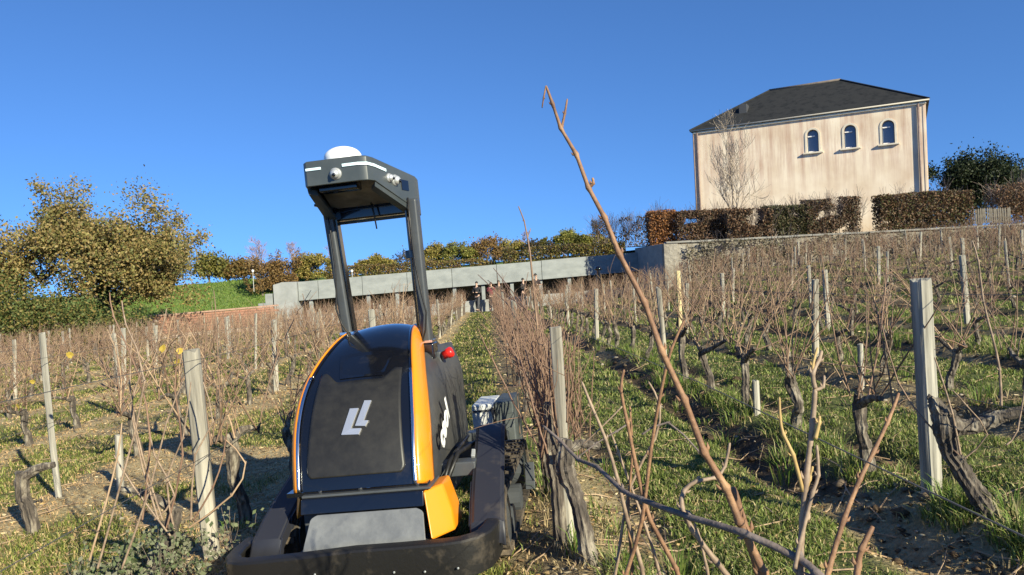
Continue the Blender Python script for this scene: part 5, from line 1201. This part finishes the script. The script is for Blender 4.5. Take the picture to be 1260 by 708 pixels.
# long tussocks at the vine feet on the right
def tussock(x, y, n, h, rs, cols):
    z = gzs(x, y); V = []; C = []
    for i in range(n):
        a = rs.uniform(0,6.28); r = rs.uniform(0,.09); px, py = x+math.cos(a)*r, y+math.sin(a)*r; hh = h*rs.uniform(.5,1.1); ln = rs.uniform(.3,1.0)*hh; w = .0028; b2 = a+rs.uniform(-.7,.7); qx, qy = math.cos(b2+1.57)*w, math.sin(b2+1.57)*w
        lx, ly = math.cos(b2)*ln, math.sin(b2)*ln
        V += [(px-qx,py-qy,z-.01),(px+qx,py+qy,z-.01),(px+lx*.35+qx*.8,py+ly*.35+qy*.8,z+hh*.65),(px+lx*.35-qx*.8,py+ly*.35-qy*.8,z+hh*.65),(px+lx,py+ly,z+hh*.85)]; C += [cols[rs.randint(len(cols))]]*5
    return V, C
rs = np.random.RandomState(8); TV = []; TC = []; gcol = [(.11,.19,.03),(.15,.24,.04),(.20,.26,.06),(.34,.30,.14)]
for (k, ylist) in ((1,np.arange(2.7,14,.16)),(0,np.arange(2.4,9,.22)),(2,np.arange(5,16,.25)),(3,np.arange(7,18,.35)),(4,np.arange(9,20,.4)),(-1,np.arange(3.0,9,.6))):
    for y in ylist:
        if rs.rand() < .2: continue
        yy = y+rs.uniform(-.2,.2); x = ROW0+PITCHR*k-SK*yy+rs.normal(0,.20); v, c = tussock(x, yy, 45, rs.uniform(.06,.21), rs, gcol); TV += v; TC += c
o = np.arange(len(TV)//5)[:,None]*5; f = np.concatenate([o+np.array([[0,1,2]]), o+np.array([[0,2,3]]), o+np.array([[3,2,4]])], 0)
tag(link('tussock_grass', np_mesh('tussock_grass', np.array(TV), f, m_grass, np.array(TC))), 'long grass tufts growing at the feet of the vines', 'grass', kind='stuff')
# grey-green weeds by the left post
WV = []; 
for i, (px, py, y, n, lab) in enumerate([(190,655,3.55,900,'grey-green feathery weed clump left of the thick left post'),(120,690,3.25,500,'grey-green weed clump at the bottom left of the picture'),(205,690,3.35,600,'low weed clump between the thick left post and the bumper'),(305,655,3.6,160,'small pale grass tuft in the shade beside the bumper')]):
    b = at(px, py, y); z = gzs(b.x, y); nr = np.random.RandomState(300+i); t = tag(empty('weed_clump', (b.x, y, z)), lab, 'weed')
    mb = MB(); tips = []; r_ = random.Random(i)
    for j in range(16): grow(mb, (r_.uniform(-.12,.12),r_.uniform(-.08,.08),-.02), (r_.uniform(-.8,.8),r_.uniform(-.8,.8),1), r_.uniform(.10,.22), .003, 1, r_, tips, .5, .4, 4, (2,4), 4, .001, .05)
    mb.build('stems', m_twig, t, fix=False); tp_ = np.array([tuple(p) for p in tips]); foliage('leaves', tp_[nr.randint(len(tp_), size=n)]+nr.normal(size=(n,3))*.012, .026, [(.17,.19,.11),(.12,.15,.07),(.24,.24,.16)], t, 300+i, up=.6)
# leaf litter
rs = np.random.RandomState(6); x, y = scatter(90000, 1.7, 30, rs); g, lit, soil = masks(x, y)
keep = rs.uniform(0,1,len(x)) < np.clip(lit*(1-.75*g)*.85*(.4+fbm(x*3, y*3, 2)), 0, 1); x, y = x[keep], y[keep]; z = gz(x, y)+.006
v, f, c = leaf_cards(np.stack([x,y,z], 1), .038, [(.50,.38,.21),(.36,.245,.12),(.60,.48,.29),(.24,.15,.075),(.42,.27,.11)], rs, None)
n = len(x); cen = np.repeat(np.stack([x,y,z],1), 4, 0); rel = v-cen; sc_ = np.repeat(np.clip(.5+y*.09, .6, 2.2), 4)[:,None]; rel *= sc_; rel[:,2] *= .3; v = cen+rel; v[:,2] += .004
tag(link('leaf_litter', np_mesh('leaf_litter', v, f, mat('dry_leaves', (1,1,1), None, .8, attr='tint', spec=.2), c)), 'dry fallen leaves scattered over the ground', 'leaves', kind='stuff')
# clods and stones in the tilled strips
rs = np.random.RandomState(12); x, y = scatter(26000, 1.7, 26, rs); g, lit, soil = masks(x, y); ds, k, s = rowd(x, y)
p = soil*(1-g)*np.where(s > .1, 1, .12)*.75+.03*(s < .1); keep = rs.uniform(0,1,len(x)) < p; x, y = x[keep], y[keep]; z = gz(x, y); n = len(x)
ico = np.array([(0,0,1),(.9,0,.3),(.28,.85,.3),(-.73,.53,.3),(-.73,-.53,.3),(.28,-.85,.3),(0,0,-.6)]); tri = np.array([(0,1,2),(0,2,3),(0,3,4),(0,4,5),(0,5,1),(6,2,1),(6,3,2),(6,4,3),(6,5,4),(6,1,5)])
r = (rs.gamma(2.2, .0062, n)*np.clip(.7+y*.05, .7, 1.6))[:,None,None]; v = np.stack([x,y,z],1)[:,None,:]+ico[None]*r*rs.uniform(.6,1.4,(n,7,1))*np.array([1.2,1,.75]); f = (np.arange(n)[:,None,None]*7+tri[None]).reshape(-1,3)
col = np.array([(.10,.068,.043),(.065,.045,.030),(.16,.12,.085),(.30,.26,.21)])[rs.choice(4, n, p=[.45,.3,.18,.07])]
tag(link('soil_clods', np_mesh('soil_clods', v.reshape(-1,3), f, mat('clod', (1,1,1), None, .95, attr='tint', spec=.1), np.repeat(col, 7, 0))), 'clods and small stones in the tilled strips', 'soil', kind='stuff')
# prunings lying about
rp = random.Random(31); tw = MB(); n = 0
while n < 1300:
    y = 2.0*(22/2.0)**rp.random(); x = y*rp.uniform(-.8,.8); a = rp.uniform(0,6.28); L = rp.uniform(.08,.4); p = []
    for q in range(4):
        u = (q/3-.5)*L; xx, yy = x+math.cos(a)*u+rp.uniform(-.012,.012), y+math.sin(a)*u+rp.uniform(-.012,.012); p.append((xx, yy, plane(xx,yy)+.0))
    tw.tube(p, [.0035,.003,.003,.002], 4); n += 1
V = np.array(tw.v); V[:,2] += gz(V[:,0], V[:,1])-plane(V[:,0], V[:,1])+.014
me = bpy.data.meshes.new('fallen_twigs'); me.from_pydata(V.tolist(), [], tw.f); me.materials.append(m_cane_t); tag(link('fallen_twigs', me), 'cut vine prunings lying on the ground', 'twigs', kind='stuff')
# bank grass
rs = np.random.RandomState(14); n = 26000; x = rs.uniform(-32,-14.9,n); y = rs.uniform(46.6,62,n); z = bank_z(x, y); h = rs.uniform(.06,.20,n); w_ = .035
a = rs.uniform(0,6.28,n); v = np.stack([np.stack([x-np.cos(a)*w_,y-np.sin(a)*w_,z-.02],1), np.stack([x+np.cos(a)*w_,y+np.sin(a)*w_,z-.02],1), np.stack([x+rs.normal(0,.05,n),y+rs.normal(0,.05,n),z+h],1)], 1).reshape(-1,3)
c = np.array([(.11,.19,.032),(.16,.25,.042),(.21,.26,.065),(.08,.13,.026)])[rs.randint(4,size=n)]
tag(link('bank_grass', np_mesh('bank_grass', v, np.arange(3*n).reshape(n,3), m_grass, np.repeat(c,3,0))), 'green grass on the bank left of the pavilion', 'grass', kind='stuff')
